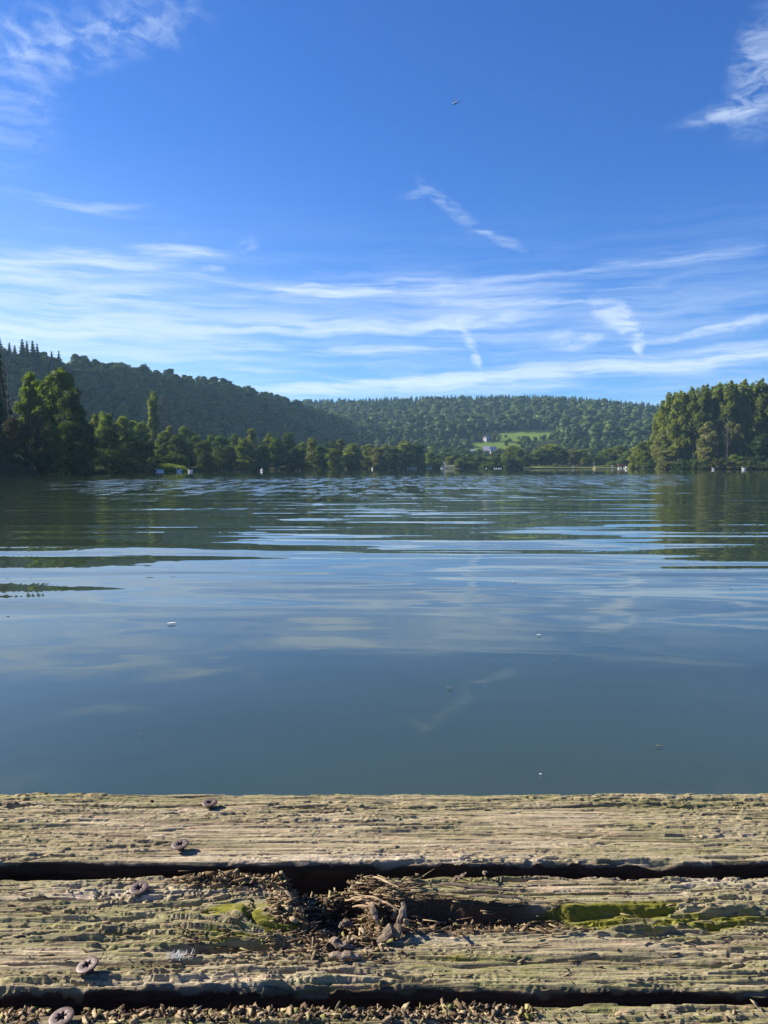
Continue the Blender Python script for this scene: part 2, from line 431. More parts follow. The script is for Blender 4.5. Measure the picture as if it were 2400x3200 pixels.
# ================================================================== FOLIAGE MATERIALS
def leaf_mat(name, dark, light, trans=.35, attr=None, rough=.6):
    m, t = material(name)
    oi = t.n('ShaderNodeObjectInfo')
    rnd = t.attr(attr) if attr else oi.outputs['Random']
    tc = t.n('ShaderNodeTexCoord').outputs['Object'] if not attr else t.n('ShaderNodeNewGeometry').outputs['Position']
    nz = t.noise(tc, .55, 3, .7)
    f = t.math('ADD', t.math('MULTIPLY', nz, .55), t.math('MULTIPLY', rnd, .55), clamp=True)
    c = t.ramp(f, [(.15, dark), (.85, light)])
    d = t.n('ShaderNodeBsdfDiffuse', ins={'Color': c, 'Roughness': .5})
    tcol = t.mix(1., c, (1.32, 1.42, .48), 'MULTIPLY')
    tr = t.n('ShaderNodeBsdfTranslucent', ins={'Color': tcol})
    mx = t.n('ShaderNodeMixShader', ins={0: trans, 1: d, 2: tr})
    gl = t.n('ShaderNodeBsdfGlossy', ins={'Color': (.8,.85,.9,1), 'Roughness': .45})
    mx2 = t.n('ShaderNodeMixShader', ins={0: .008, 1: mx, 2: gl})
    return finish(m, t, mx2)
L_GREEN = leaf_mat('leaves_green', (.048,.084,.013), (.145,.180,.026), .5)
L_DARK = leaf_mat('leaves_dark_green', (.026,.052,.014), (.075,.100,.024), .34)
L_YEL = leaf_mat('leaves_yellow_green', (.095,.115,.018), (.19,.19,.035), .5)
L_POP = leaf_mat('leaves_poplar', (.080,.108,.018), (.190,.210,.045), .58)
L_WIL = leaf_mat('leaves_willow', (.120,.122,.046), (.215,.205,.085), .52)
L_COP = leaf_mat('leaves_brown_tinged', (.030,.026,.014), (.060,.048,.026), .25)
L_NEED = leaf_mat('needles', (.014,.028,.016), (.030,.048,.026), .12)
L_DEAD = leaf_mat('needles_dead', (.075,.052,.028), (.12,.082,.042), .15)
L_WOOD = leaf_mat('wood_crowns', (.026,.054,.013), (.125,.160,.036), .16, attr='tint')
L_REED = leaf_mat('reed_blades', (.075,.10,.028), (.13,.17,.04), .5)
L_REEDG = leaf_mat('reed_blades_grey', (.06,.068,.040), (.095,.10,.06), .3)
BARK = plain('bark', (.085,.070,.055), .9, var=.3, scale=3.)
BARKP = plain('bark_pale', (.20,.18,.15), .9, var=.3, scale=3.)

# ================================================================== TREES
def ico(sub):
    bm = bmesh.new(); bmesh.ops.create_icosphere(bm, subdivisions=sub, radius=1)
    bm.verts.index_update()
    v = np.array([x.co[:] for x in bm.verts]); f = np.array([[q.index for q in p.verts] for p in bm.faces]); bm.free(); return v, f
ICO1 = ico(1); ICO2 = ico(2)

def leaf_cards(P, Nrm, size, rg, asp=1.3):
    """diamond-ish quads at P facing roughly Nrm"""
    n = len(P)
    a = rg.normal(size=(n, 3)); a -= Nrm*(a*Nrm).sum(1, keepdims=True); a /= np.linalg.norm(a, axis=1, keepdims=True)+1e-9
    b = np.cross(Nrm, a)
    s = (size*rg.uniform(.55, 1.4, n))[:, None]
    bend = Nrm*s*rg.uniform(-.25, .25, (n, 1))
    V = np.stack([P-a*s*asp*.5, P-b*s*.5+bend, P+a*s*asp*.5, P+b*s*.5+bend], 1)
    return V.reshape(-1, 3), np.arange(n*4).reshape(n, 4)

def crown_arrays(lobes, n, size, rg, core=.72, up=.25, inner=.45, asp=1.3, core_ico=ICO1, norm_mix=.6, sub=0):
    norm_mix = max(norm_mix, .62)
    B = np.array(lobes, float)             # x y z rx ry rz
    L = B
    if sub:
        ss = []
        for l in B:
            for _ in range(sub):
                d = rg.normal(size=3); d[2] += .35; d /= np.linalg.norm(d); k = rg.uniform(.26, .48)
                ss.append(np.concatenate([l[:3]+d*l[3:6]*rg.uniform(.62, .92), l[3:6]*k*rg.uniform(.8, 1.2, 3)]))
        L = np.concatenate([B*np.array([1, 1, 1, .84, .84, .84]), np.array(ss)])
    area = (L[:, 3]*L[:, 4]*L[:, 5])**(2/3.); pr = area/area.sum()
    k = rg.choice(len(L), n, p=pr)
    d = rg.normal(size=(n, 3)); d[:, 2] += up; d /= np.linalg.norm(d, axis=1, keepdims=True)
    rad = 1-inner*rg.random(n)**2.2+.06*rg.normal(size=n)
    P = L[k, :3]+d*L[k, 3:6]*rad[:, None]
    nn = d/L[k, 3:6]; nn /= np.linalg.norm(nn, axis=1, keepdims=True)
    q = rg.normal(size=(n, 3)); q /= np.linalg.norm(q, axis=1, keepdims=True)
    N = nn*norm_mix+q*(1-norm_mix)*1.2; N /= np.linalg.norm(N, axis=1, keepdims=True)+1e-9
    # drop cards buried deep in another lobe
    keep = np.ones(n, bool)
    for j in range(len(L)):
        dd = (((P-L[j, :3])/L[j, 3:6])**2).sum(1)
        keep &= ~((dd < .40) & (k != j))
    P, N = P[keep], N[keep]
    V, Q = leaf_cards(P, N, size, rg, asp)
    cv, cf = core_ico
    CV = []; CF = []
    L = B
    for j in range(len(L)):
        w = cv*(1+.16*rg.normal(size=(len(cv), 1)))
        CV.append(w*L[j, 3:6]*core+L[j, :3]); CF.append(cf+len(cv)*j)
    CV = np.concatenate(CV); CF = np.concatenate(CF)
    return np.concatenate([V, CV]), Q, CF+len(V)

def branchy(h, r, rg, n=6, lo=.3, spread=.25, up=.5, seg=6):
    mb = MB()
    lean = rg.normal(size=2)*.03*h
    pts = [(lean[0]*(i/seg)**2+.02*h*math.sin(i*1.7)*(i/seg), lean[1]*(i/seg)**2, h*i/seg) for i in range(seg+1)]
    mb.tube(pts, [r*(1-.88*i/seg)*(1.35 if i == 0 else 1) for i in range(seg+1)], 7)
    for j in range(n):
        z0 = h*(lo+(0.92-lo)*(j+.5)/n); a = j*2.4+rg.uniform(0, .8)
        i = min(int(z0/h*seg), seg-1); f = z0/h*seg-i
        p0 = Vector(pts[i]).lerp(Vector(pts[i+1]), f)
        ln = h*spread*(1.15-.6*(z0/h))*rg.uniform(.8, 1.2)
        dv = Vector((math.cos(a), math.sin(a), up*rg.uniform(.6, 1.4)))
        p1 = p0+dv*ln*.5; p2 = p0+Vector((dv.x*.9, dv.y*.9, dv.z*1.35))*ln
        rr = r*.42*(1.1-z0/h)
        mb.tube([p0, p1, p2], [rr, rr*.6, rr*.2], 5)
    return mb

def lobes_broad(h, w, rg, n=15, low=.12):
    out = []
    for i in range(n):
        f = (i+.5)/n; z = h*(low+.06+(.88-low)*f)
        g = math.sqrt(max(.05, 1-((f-.42)/.66)**2))
        rr = w*.64*g*rg.uniform(.6, 1.05)*(1 if i < n-2 else .45); a = i*2.399+rg.uniform(-.5, .5)
        s = w*rg.uniform(.30, .48)*(1.0-.18*f)
        out.append((rr*math.cos(a), rr*math.sin(a), z, s, s, min(s*rg.uniform(.62, .85), h*.14)))
    out.append((0, 0, h*.50, w*.62, w*.62, h*.30)); out.append((.1*w, 0, h*.80, w*.46, w*.46, h*.15))
    return out
def lobes_column(h, w, rg, n=16, low=.06):
    out = []
    for i in range(n):
        f = (i+.5)/n; z = h*(low+.04+(.94-low)*f); a = i*2.4+rg.uniform(-.4, .4)
        g = min(1, .75+.5*f) if f < .6 else math.sqrt(max(.05, 1-((f-.6)/.46)**2))
        s = w*.55*g
        out.append((w*.42*g*math.cos(a), w*.42*g*math.sin(a), z, s, s, h*.085))
    return out
def lobes_island(h, w, rg, n=20, low=.14):
    out = []
    for i in range(n):
        f = (i+.5)/n; z = h*(low+.05+(.84-low)*f); a = i*2.4+rg.uniform(-.6, .6)
        g = (.85+.25*math.sin(math.pi*min(f*1.1, 1)))*(1 if f < .8 else 1-.35*(f-.8)/.2)
        s = w*rg.uniform(.36, .52)*g
        out.append((w*.60*g*math.cos(a)*rg.uniform(.6, 1.05), w*.60*g*math.sin(a)*rg.uniform(.6, 1.05), z, s, s, s*rg.uniform(1.3, 1.8)))
    for z, s in ((.35, .62), (.55, .66), (.74, .60), (.88, .40)): out.append((0, 0, h*z, w*s, w*s, h*.12))
    return out
def lobes_bush(h, w, rg, n=12):
    out = []
    for i in range(n):
        f = (i+.5)/n; a = i*2.4+rg.uniform(-.5, .5); rr = w*.75*math.sqrt(1-f*.8)*rg.uniform(.5, 1)
        s = w*rg.uniform(.28, .45)
        out.append((rr*math.cos(a), rr*math.sin(a), h*(.16+.66*f), s, s, h*.20))
    return out

def spruce_arrays(h, w, n, size, rg, low=.04, layers=15):
    P = []; N = []
    for i in range(n):
        f = rg.random()**.72; f = 1-f if False else f
        lay = (math.floor(f*layers)+rg.random()*.55)/layers       # whorls
        z = h*(low+(1-low)*lay)
        rmax = w*(1-lay)**1.05+.015*w
        a = rg.uniform(0, 6.283); lob = .78+.22*math.sin(a*5+math.floor(f*layers)*1.7)
        rr = rmax*lob*(1-.5*rg.random()**2)
        P.append((rr*math.cos(a), rr*math.sin(a), z-rr*.32))
        N.append((math.cos(a)*.35+rg.normal()*.35, math.sin(a)*.35+rg.normal()*.35, .8))
    P = np.array(P); N = np.array(N); N /= np.linalg.norm(N, axis=1, keepdims=True)
    V, Q = leaf_cards(P, N, size*(1.15-.75*np.clip(P[:, 2]/h, 0, 1)), rg, 1.9)
    k = 9; lv = 8
    ang = np.linspace(0, 2*np.pi, k, endpoint=False)
    CV = np.concatenate([np.stack([np.cos(ang)*w*.62*(1-i/lv)*(1 if i % 2 else .8)+0, np.sin(ang)*w*.62*(1-i/lv)*(1 if i % 2 else .8), np.full(k, h*(low+.05+(.9-low)*i/lv))], 1) for i in range(lv+1)])
    CF = np.array([[i*k+j, i*k+(j+1) % k, (i+1)*k+(j+1) % k] for i in range(lv) for j in range(k)]+[[i*k+j, (i+1)*k+(j+1) % k, (i+1)*k+j] for i in range(lv) for j in range(k)])
    return np.concatenate([V, CV]), Q, CF+len(V)

def proto(kind, seed):
    """returns (trunk mesh, crown mesh, nominal height, nominal half width)"""
    rg = np.random.default_rng(seed)
    if kind == 'broad':
        h, w = 15., 5.2; tr = branchy(h*.85, .30, rg, 7, .3, .28); A = crown_arrays(lobes_broad(h, w, rg, 15, .05), 9500, .36, rg, core=.56, sub=6)
    elif kind == 'tallbroad':
        h, w = 17., 4.0; tr = branchy(h*.88, .28, rg, 7, .3, .2); A = crown_arrays(lobes_broad(h, w, rg, 16, .04), 9000, .36, rg, core=.56, sub=6)
    elif kind == 'column':
        h, w = 25., 2.4; tr = branchy(h*.9, .35, rg, 8, .15, .08, 1.5); A = crown_arrays(lobes_column(h, w, rg), 7500, .36, rg, asp=1.6, core=.68, sub=5)
    elif kind == 'island':
        h, w = 33., 4.2; tr = branchy(h*.92, .42, rg, 9, .22, .12, 1.1); A = crown_arrays(lobes_island(h, w, rg), 14000, .50, rg, core=.52, inner=.55, sub=6)
    elif kind == 'willow':
        h, w = 17., 5.5; tr = branchy(h*.8, .36, rg, 8, .15, .3, .6); A = crown_arrays(lobes_broad(h, w, rg, 20, .02), 12000, .34, rg, asp=1.8, core=.56, sub=6)
    elif kind == 'bush':
        h, w = 5., 4.0; tr = branchy(h*.7, .12, rg, 6, .1, .5, .8); A = crown_arrays(lobes_bush(h, w, rg), 4200, .26, rg, core=.56, sub=4)
    elif kind == 'scraggy':
        h, w = 13., 4.5; tr = branchy(h*.95, .17, rg, 11, .2, .3, .7); A = crown_arrays(lobes_broad(h, w, rg, 14, .03), 5200, .30, rg, core=.45, inner=.7, sub=5)
    elif kind == 'spruce':
        h, w = 20., 3.6; tr = branchy(h*.97, .26, rg, 2, .2, .05); A = spruce_arrays(h, w, 4200, .55, rg)
    elif kind == 'bare':
        h, w = 14., 2.6; tr = branchy(h, .13, rg, 16, .35, .24, 1.3, 8); A = None
    tm = tr.mesh('trunk', True)
    cm = None
    if A is not None: cm = poly_mesh('crown', A[0], [A[1], A[2]])
    return tm, cm, h, w
PROTO = {}
def P_(kind, var):
    if (kind, var) not in PROTO: PROTO[(kind, var)] = proto(kind, hash((len(kind), var, ord(kind[0])*7+ord(kind[-1]))) % 9973)
    return PROTO[(kind, var)]
CM = {}
def crown_with(cm, mat):
    k = (cm.name, mat.name)
    if k not in CM:
        c = cm.copy(); c.materials.clear(); c.materials.append(mat); CM[k] = c
    return CM[k]
NAMES = {'broad': 'broadleaf_tree', 'tallbroad': 'broadleaf_tree', 'column': 'poplar_tree', 'island': 'poplar_tree', 'willow': 'willow_tree',
         'bush': 'bush', 'scraggy': 'scraggy_tree', 'spruce': 'spruce_tree', 'bare': 'bare_tree'}
CATS = {'bush': 'bush'}
TREES = []
def tree(px, ytop, hw, kind, D, mat, label, group=None, var=0, sink=.15, bark=None, ybase=None, rz=None):
    """hw: half width in photo px; ytop: photo row of its top; D: distance along Y"""
    tm, cm, h, w = P_(kind, var)
    a, _ = ray(px, HORIZ); x = a*D
    zb = gz(x, D)-sink
    top = at(px, ytop, D).z
    sz = max((top-zb)/h, .05); sx = hw/F*D/w
    o = empty(NAMES[kind], (x, D, zb), rng.uniform(0, 6.28) if rz is None else rz)
    o.scale = (sx, sx, sz)
    if not tm.materials: tm.materials.append(bark or BARK)
    link_mesh('trunk', tm, None, o)
    if cm is not None: link_mesh('crown', crown_with(cm, mat), None, o)
    tag(o, label, CATS.get(kind, 'tree'), group)
    TREES.append((px, ytop, hw, D))
    return o

ORD = ['first','second','third','fourth','fifth','sixth','seventh','eighth','ninth','tenth','eleventh','twelfth','thirteenth','fourteenth','fifteenth','sixteenth','seventeenth','eighteenth','nineteenth','twentieth']
GL = 'trees along the left bank'
# ---- left bank, close group
tree(8, 1092, 62, 'spruce', 120, L_NEED, 'tall dark conifer at the left edge, behind the pale bare tree', GL, 0)
tree(-70, 1070, 75, 'spruce', 122, L_NEED, 'tall dark conifer cut off by the left edge of the view', GL, 1)
tree(32, 1108, 30, 'bare', 113, None, 'leafless grey tree with upright branches in front of the dark conifer', GL, 0, bark=BARKP)
tree(55, 1235, 16, 'bare', 110, None, 'thin bare pale trunk leaning beside the leafless grey tree', GL, 1, bark=BARKP)
tree(100, 1150, 55, 'tallbroad', 124, L_GREEN, 'slim loose-crowned green tree between the dark conifer and the big sunlit tree', GL, 0)
tree(188, 1150, 92, 'broad', 119, L_GREEN, 'biggest broad tree of the left bank with sunlit yellow-green top', GL, 1)
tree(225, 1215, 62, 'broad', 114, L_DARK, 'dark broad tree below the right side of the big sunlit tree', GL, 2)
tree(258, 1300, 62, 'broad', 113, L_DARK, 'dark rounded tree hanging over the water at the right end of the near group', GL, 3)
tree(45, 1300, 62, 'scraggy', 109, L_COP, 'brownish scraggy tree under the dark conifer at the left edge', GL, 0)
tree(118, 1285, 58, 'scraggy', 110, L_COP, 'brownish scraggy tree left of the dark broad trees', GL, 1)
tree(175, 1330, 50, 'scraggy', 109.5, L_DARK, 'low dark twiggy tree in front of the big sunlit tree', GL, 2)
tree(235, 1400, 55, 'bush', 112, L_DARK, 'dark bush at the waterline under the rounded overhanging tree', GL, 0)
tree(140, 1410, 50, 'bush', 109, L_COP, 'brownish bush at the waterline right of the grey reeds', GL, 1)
for i, (px, yt, hw, D, k) in enumerate([(-190, 1080, 90, 116, 'spruce'), (-300, 1060, 110, 110, 'broad'), (-420, 1000, 110, 100, 'broad'), (-560, 1010, 130, 96, 'spruce'), (-700, 950, 140, 92, 'broad'), (-150, 1200, 80, 109, 'broad')]):  # trees out of view, added to shade the left-bank group
    tree(px, yt, hw, k, D, L_NEED if k == 'spruce' else L_DARK, 'unseen dark tree added beyond the left edge to shade the bank', 'unseen shade trees added beyond the left edge', i % 2)
# ---- second stretch up to the boat landing
tree(483, 1228, 24, 'column', 232, L_POP, 'tall slim columnar poplar standing above the left bank trees', GL, 0)
row = [ # px, top, half width, kind, material, distance, description
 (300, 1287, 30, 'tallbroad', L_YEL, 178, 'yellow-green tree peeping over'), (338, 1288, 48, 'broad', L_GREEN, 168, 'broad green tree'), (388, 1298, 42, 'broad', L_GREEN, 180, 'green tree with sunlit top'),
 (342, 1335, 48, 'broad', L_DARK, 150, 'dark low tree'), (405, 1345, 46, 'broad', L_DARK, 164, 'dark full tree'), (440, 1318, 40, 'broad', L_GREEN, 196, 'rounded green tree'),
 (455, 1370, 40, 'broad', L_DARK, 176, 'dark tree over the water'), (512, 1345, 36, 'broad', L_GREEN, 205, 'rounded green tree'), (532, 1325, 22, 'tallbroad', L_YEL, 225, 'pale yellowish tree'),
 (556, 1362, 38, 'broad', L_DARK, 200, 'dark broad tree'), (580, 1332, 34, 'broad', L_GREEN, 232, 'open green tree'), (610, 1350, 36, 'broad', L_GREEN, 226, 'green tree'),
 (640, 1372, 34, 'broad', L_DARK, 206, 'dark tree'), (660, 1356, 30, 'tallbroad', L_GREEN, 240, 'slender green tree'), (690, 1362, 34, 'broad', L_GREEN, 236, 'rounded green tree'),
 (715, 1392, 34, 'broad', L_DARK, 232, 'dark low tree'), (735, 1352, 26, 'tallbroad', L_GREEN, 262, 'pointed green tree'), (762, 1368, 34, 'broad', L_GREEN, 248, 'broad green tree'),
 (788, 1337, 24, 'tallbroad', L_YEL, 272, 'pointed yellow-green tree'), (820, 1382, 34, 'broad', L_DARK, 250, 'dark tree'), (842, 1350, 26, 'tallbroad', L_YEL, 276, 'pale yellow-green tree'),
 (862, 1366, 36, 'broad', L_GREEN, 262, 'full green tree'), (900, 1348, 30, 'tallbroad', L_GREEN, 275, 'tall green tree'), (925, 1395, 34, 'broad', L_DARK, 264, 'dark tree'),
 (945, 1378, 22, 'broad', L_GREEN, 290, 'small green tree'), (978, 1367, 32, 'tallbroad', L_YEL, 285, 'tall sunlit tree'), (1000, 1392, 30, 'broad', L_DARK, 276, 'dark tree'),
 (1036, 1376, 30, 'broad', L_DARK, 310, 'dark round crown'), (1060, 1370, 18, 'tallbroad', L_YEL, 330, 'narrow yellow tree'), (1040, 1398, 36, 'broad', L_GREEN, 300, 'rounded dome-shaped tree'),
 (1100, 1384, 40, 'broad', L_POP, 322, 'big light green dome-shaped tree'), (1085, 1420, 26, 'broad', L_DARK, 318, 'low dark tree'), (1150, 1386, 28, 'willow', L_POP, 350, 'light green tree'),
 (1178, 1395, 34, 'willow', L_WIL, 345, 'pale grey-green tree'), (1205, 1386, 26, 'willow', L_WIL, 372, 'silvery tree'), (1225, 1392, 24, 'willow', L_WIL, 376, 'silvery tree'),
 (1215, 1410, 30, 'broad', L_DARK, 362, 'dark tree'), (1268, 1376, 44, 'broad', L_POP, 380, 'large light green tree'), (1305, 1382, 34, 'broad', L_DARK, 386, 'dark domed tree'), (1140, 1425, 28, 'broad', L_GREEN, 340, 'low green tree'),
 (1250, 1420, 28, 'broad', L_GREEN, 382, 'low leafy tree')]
for i, (px, yt, hw, k, mt, D, ds) in enumerate(sorted(row)):
    n = i
    side = 'left' if px < 483 else 'right'
    lm = [r[0] for r in sorted(row)]
    j = sum(1 for q in lm if 483 <= q <= px) if px >= 483 else sum(1 for q in lm if px <= q < 483)
    lab = f'{ds} on the shore, {ORD[(j-1) % 20] if j <= 20 else ORD[(len(lm)-1-i) % 20]} ' + (f'{side} of the columnar poplar' if j <= 20 else 'left of the boat landing')
    tree(px, yt, hw*1.12, k, D, mt, lab, GL, i % 4)
# low shrubs to the waterline
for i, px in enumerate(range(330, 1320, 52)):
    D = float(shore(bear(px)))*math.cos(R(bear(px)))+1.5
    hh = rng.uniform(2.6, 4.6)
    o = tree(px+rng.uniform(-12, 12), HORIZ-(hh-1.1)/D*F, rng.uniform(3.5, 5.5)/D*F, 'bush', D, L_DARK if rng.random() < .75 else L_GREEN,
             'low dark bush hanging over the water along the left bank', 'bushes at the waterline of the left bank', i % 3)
# ---- far shore, middle
GF = 'trees along the far shore'
far = [(1342, 1412, 20, 'broad', L_GREEN, 428, 'small dark green tree'), (1365, 1420, 20, 'broad', L_DARK, 436, 'dark tree'), (1385, 1412, 22, 'broad', L_GREEN, 470, 'rounded tree'), (1405, 1425, 20, 'willow', L_POP, 440, 'light green tree'),
 (1425, 1418, 24, 'broad', L_DARK, 442, 'round-headed dark tree'), (1450, 1425, 22, 'broad', L_GREEN, 420, 'green tree'), (1470, 1416, 24, 'tallbroad', L_DARK, 425, 'dark tall tree'), (1492, 1420, 24, 'broad', L_GREEN, 422, 'full green tree'),
 (1512, 1427, 20, 'willow', L_POP, 416, 'pale green tree'), (1535, 1424, 24, 'broad', L_GREEN, 425, 'green tree'), (1555, 1418, 22, 'tallbroad', L_DARK, 430, 'dark tall tree'), (1578, 1412, 22, 'broad', L_GREEN, 428, 'full green tree'),
 (1602, 1390, 30, 'willow', L_POP, 436, 'tall light-topped tree'), (1622, 1402, 26, 'broad', L_GREEN, 425, 'broad green tree'), (1640, 1425, 24, 'broad', L_DARK, 418, 'low dark tree'), (1665, 1415, 24, 'broad', L_DARK, 440, 'dark tree'),
 (1690, 1400, 34, 'broad', L_POP, 440, 'sunlit wide tree'), (1722, 1386, 44, 'willow', L_POP, 444, 'biggest domed tree'), (1755, 1402, 28, 'broad', L_DARK, 436, 'dark domed tree'), (1790, 1402, 26, 'willow', L_WIL, 452, 'pale tree'),
 (1818, 1402, 26, 'willow', L_POP, 456, 'light green rounded tree'), (1798, 1426, 22, 'broad', L_GREEN, 434, 'small round tree'), (1826, 1429, 15, 'broad', L_YEL, 426, 'small yellow-green tree'), (1848, 1418, 22, 'broad', L_DARK, 444, 'dark tree'),
 (1872, 1424, 26, 'broad', L_DARK, 436, 'low dark tree'), (1902, 1402, 34, 'broad', L_GREEN, 440, 'broad green tree'), (1936, 1390, 40, 'broad', L_POP, 436, 'large domed tree'), (1962, 1408, 30, 'broad', L_GREEN, 420, 'green tree'),
 (1915, 1440, 22, 'bush', L_GREEN, 414, 'bright green bush'), (1945, 1432, 24, 'bush', L_GREEN, 412, 'leafy green bush')]
for i, (px, yt, hw, k, mt, D, ds) in enumerate(sorted(far)):
    n = len(far)
    lab = f'{ds} on the far shore, {ORD[i]} right of the boat landing' if i < 15 else f'{ds} behind the bathing lawn, {ORD[n-1-i]} left of the island poplars'
    tree(px, yt, hw*1.1, k, D, mt, lab, GF, (i+1) % 4)
for i, px in enumerate(range(1336, 1642, 15)):
    if 1372 < px < 1440: continue
    D = float(shore(bear(px)))*math.cos(R(bear(px)))+rng.uniform(1, 4)
    hh = rng.uniform(3.5, 7.5)
    tree(px+rng.uniform(-6, 6), HORIZ-(hh-1.1)/D*F, rng.uniform(3.4, 5.2)/D*F, 'bush', D, L_DARK if rng.random() < .55 else L_GREEN,
         'leafy bush at the waterline of the far shore', 'bushes at the waterline of the far shore', i % 3, sink=.6)
tree(1737, 1448, 11, 'bush', 405, L_GREEN, 'small round clipped bush on the bathing lawn', None, 2)
# ---- right island
GI = 'poplars on the right point'
for i, (px, yt, hw, D) in enumerate([(2062, 1284, 26, 338), (2090, 1226, 34, 328), (2122, 1219, 32, 322), (2156, 1211, 32, 320), (2196, 1200, 32, 316), (2238, 1196, 36, 318), (2276, 1189, 34, 312), (2320, 1187, 36, 312), (2364, 1184, 36, 308), (2408, 1188, 38, 306), (2455, 1180, 40, 306)]):
    tree(px, yt, hw*1.15, 'island', D, L_POP, f'tall poplar on the right point, {ORD[i]} from its left end', GI, i % 4)
for i, (px, yt, hw, D) in enumerate([(2075, 1250, 38, 342), (2106, 1228, 40, 340), (2138, 1224, 40, 338), (2176, 1212, 40, 336), (2217, 1206, 40, 334), (2257, 1202, 42, 332), (2298, 1198, 42, 330), (2342, 1196, 42, 328), (2388, 1196, 42, 326), (2430, 1194, 42, 326)]):
    tree(px, yt, hw, 'island', D, L_GREEN, 'poplar in the shaded second row of the right point', 'second row of poplars on the right point', (i+2) % 4)
GW = 'willows and trees at the foot of the right point'
for i, (px, yt, hw, k, D, mt, lab) in enumerate([
  (1988, 1388, 26, 'broad', 352, L_POP, 'sunlit green tree at the left tip of the right point'), (2008, 1378, 26, 'broad', 346, L_POP, 'bright green tree left of the big grey-green willow'),
  (2028, 1372, 22, 'tallbroad', 344, L_GREEN, 'narrow green tree against the big grey-green willow'), (2072, 1342, 46, 'willow', 330, L_WIL, 'big grey-green willow left of the trunks on the right point'),
  (2108, 1335, 34, 'willow', 332, L_POP, 'olive willow behind the big grey-green willow'), (2080, 1405, 38, 'willow', 318, L_WIL, 'low pale willow hanging over the water under the big willow'),
  (2140, 1385, 32, 'broad', 324, L_DARK, 'dark tree between the two big willows'),
  (2216, 1314, 40, 'willow', 308, L_WIL, 'tall grey-green willow in the middle of the right point'), (2208, 1402, 30, 'willow', 300, L_WIL, 'low pale willow at the foot of the tall willow'),
  (2258, 1355, 26, 'willow', 306, L_WIL, 'small willow leaning right of the tall willow'),
  (2302, 1322, 32, 'willow', 306, L_WIL, 'high pale willow near the right edge'), (2300, 1418, 36, 'bush', 297, L_GREEN, 'dark green bush at the water near the right edge'),
  (2340, 1425, 34, 'bush', 295, L_DARK, 'low dark bush at the water by the right swan'), (2372, 1360, 44, 'broad', 300, L_DARK, 'dark full tree cut by the right edge'),
  (2345, 1380, 36, 'broad', 304, L_DARK, 'dark tree left of the one cut by the right edge'), (2170, 1432, 30, 'bush', 306, L_DARK, 'dark bush at the water left of the tall willow')]):
    tree(px, yt, hw*1.05, k, D, mt, lab, GW, i % 4)
for i, px in enumerate(range(1995, 2470, 24)):
    D = float(shore(bear(px)))*math.cos(R(bear(px)))+rng.uniform(.8, 3)
    hh = rng.uniform(2.2, 5.)
    tree(px+rng.uniform(-8, 8), HORIZ-(hh-1.1)/D*F, rng.uniform(2.6, 4.6)/D*F, 'bush', D, L_DARK if rng.random() < .7 else L_WIL,
         'low bush hanging over the water at the foot of the right point', 'bushes at the waterline of the right point', i % 3, sink=.6)
# a pale trunk standing clear below the poplars
tree(2271, 1300, 16, 'bare', 300, None, 'straight pale trunk standing clear below the poplars on the right', GW, 2, bark=BARKP)

# ================================================================== FORESTED HILLS
hill_protos = []
for s in range(6):
    rg = np.random.default_rng(300+s)
    L = lobes_broad(13., 6.0, rg, 5, .12); A = crown_arrays(L, 420, 1.15, rg, core=.90, inner=.18, up=.5, norm_mix=.88, sub=3)
    hill_protos.append(A)
near_protos = []
for s in range(5):
    rg = np.random.default_rng(340+s)
    A = crown_arrays(lobes_broad(13., 5.8, rg, 8, .08), 1100, .75, rg, core=.86, inner=.22, up=.4, norm_mix=.85, sub=3)
    near_protos.append(A)
con_protos = []
for s in range(3):
    rg = np.random.default_rng(380+s); con_protos.append(spruce_arrays(14., 3.0, 260, 1.25, rg, layers=9))

def scatter_mesh(name, pts, protos, scales, tints):
    VV = []; QQ = []; TT = []; tn = []; off = 0
    for p, s, ti in zip(pts, scales, tints):
        A = protos[rng.integers(len(protos))]
        a = rng.uniform(0, 6.283); c, sn = math.cos(a), math.sin(a)
        v = A[0]*np.array([s[0], s[0], s[1]])
        v = np.stack([v[:, 0]*c-v[:, 1]*sn, v[:, 0]*sn+v[:, 1]*c, v[:, 2]], 1)+p
        VV.append(v); QQ.append(A[1]+off); TT.append(A[2]+off); tn.append(np.full(len(v), ti)); off += len(v)
    me = poly_mesh(name, np.concatenate(VV), [np.concatenate(QQ), np.concatenate(TT)])
    set_attr(me, 'tint', np.concatenate(tn)); return me

def jitter_grid(b0, b1, r0, r1, sp):
    """points spaced about sp metres in the sector"""
    out = []
    r = r0; row = 0
    while r < r1:
        db = math.degrees(sp/r); b = b0+(row % 2)*db*.5
        while b < b1:
            out.append((b+rng.uniform(-.42, .42)*db, r+rng.uniform(-.42, .42)*sp)); b += db
        r += sp*.9; row += 1
    return np.array(out)

# what must stay in sight: (px0, px1, py0, py1, distance)
CLEAR = [(1478, 1628, 1381, 1413, 610), (1558, 1732, 1346, 1380, 700), (1500, 1540, 1352, 1384, 700), (1500, 1560, 1398, 1418, 600)]
def clear(b, r, top, hw):
    px = 1200+F*math.tan(R(b)); y = r*math.cos(R(b)); hwp = hw/y*F
    z0 = gz(math.sin(R(b))*r, math.cos(R(b))*r)
    yb = HORIZ-(z0-CAMH)/y*F; yt = HORIZ-(z0+top-CAMH)/y*F
    for (a0, a1, c0, c1, d) in CLEAR:
        if px+hwp > a0 and px-hwp < a1 and yt < c1 and yb > c0 and r < d+95: return False
    return True

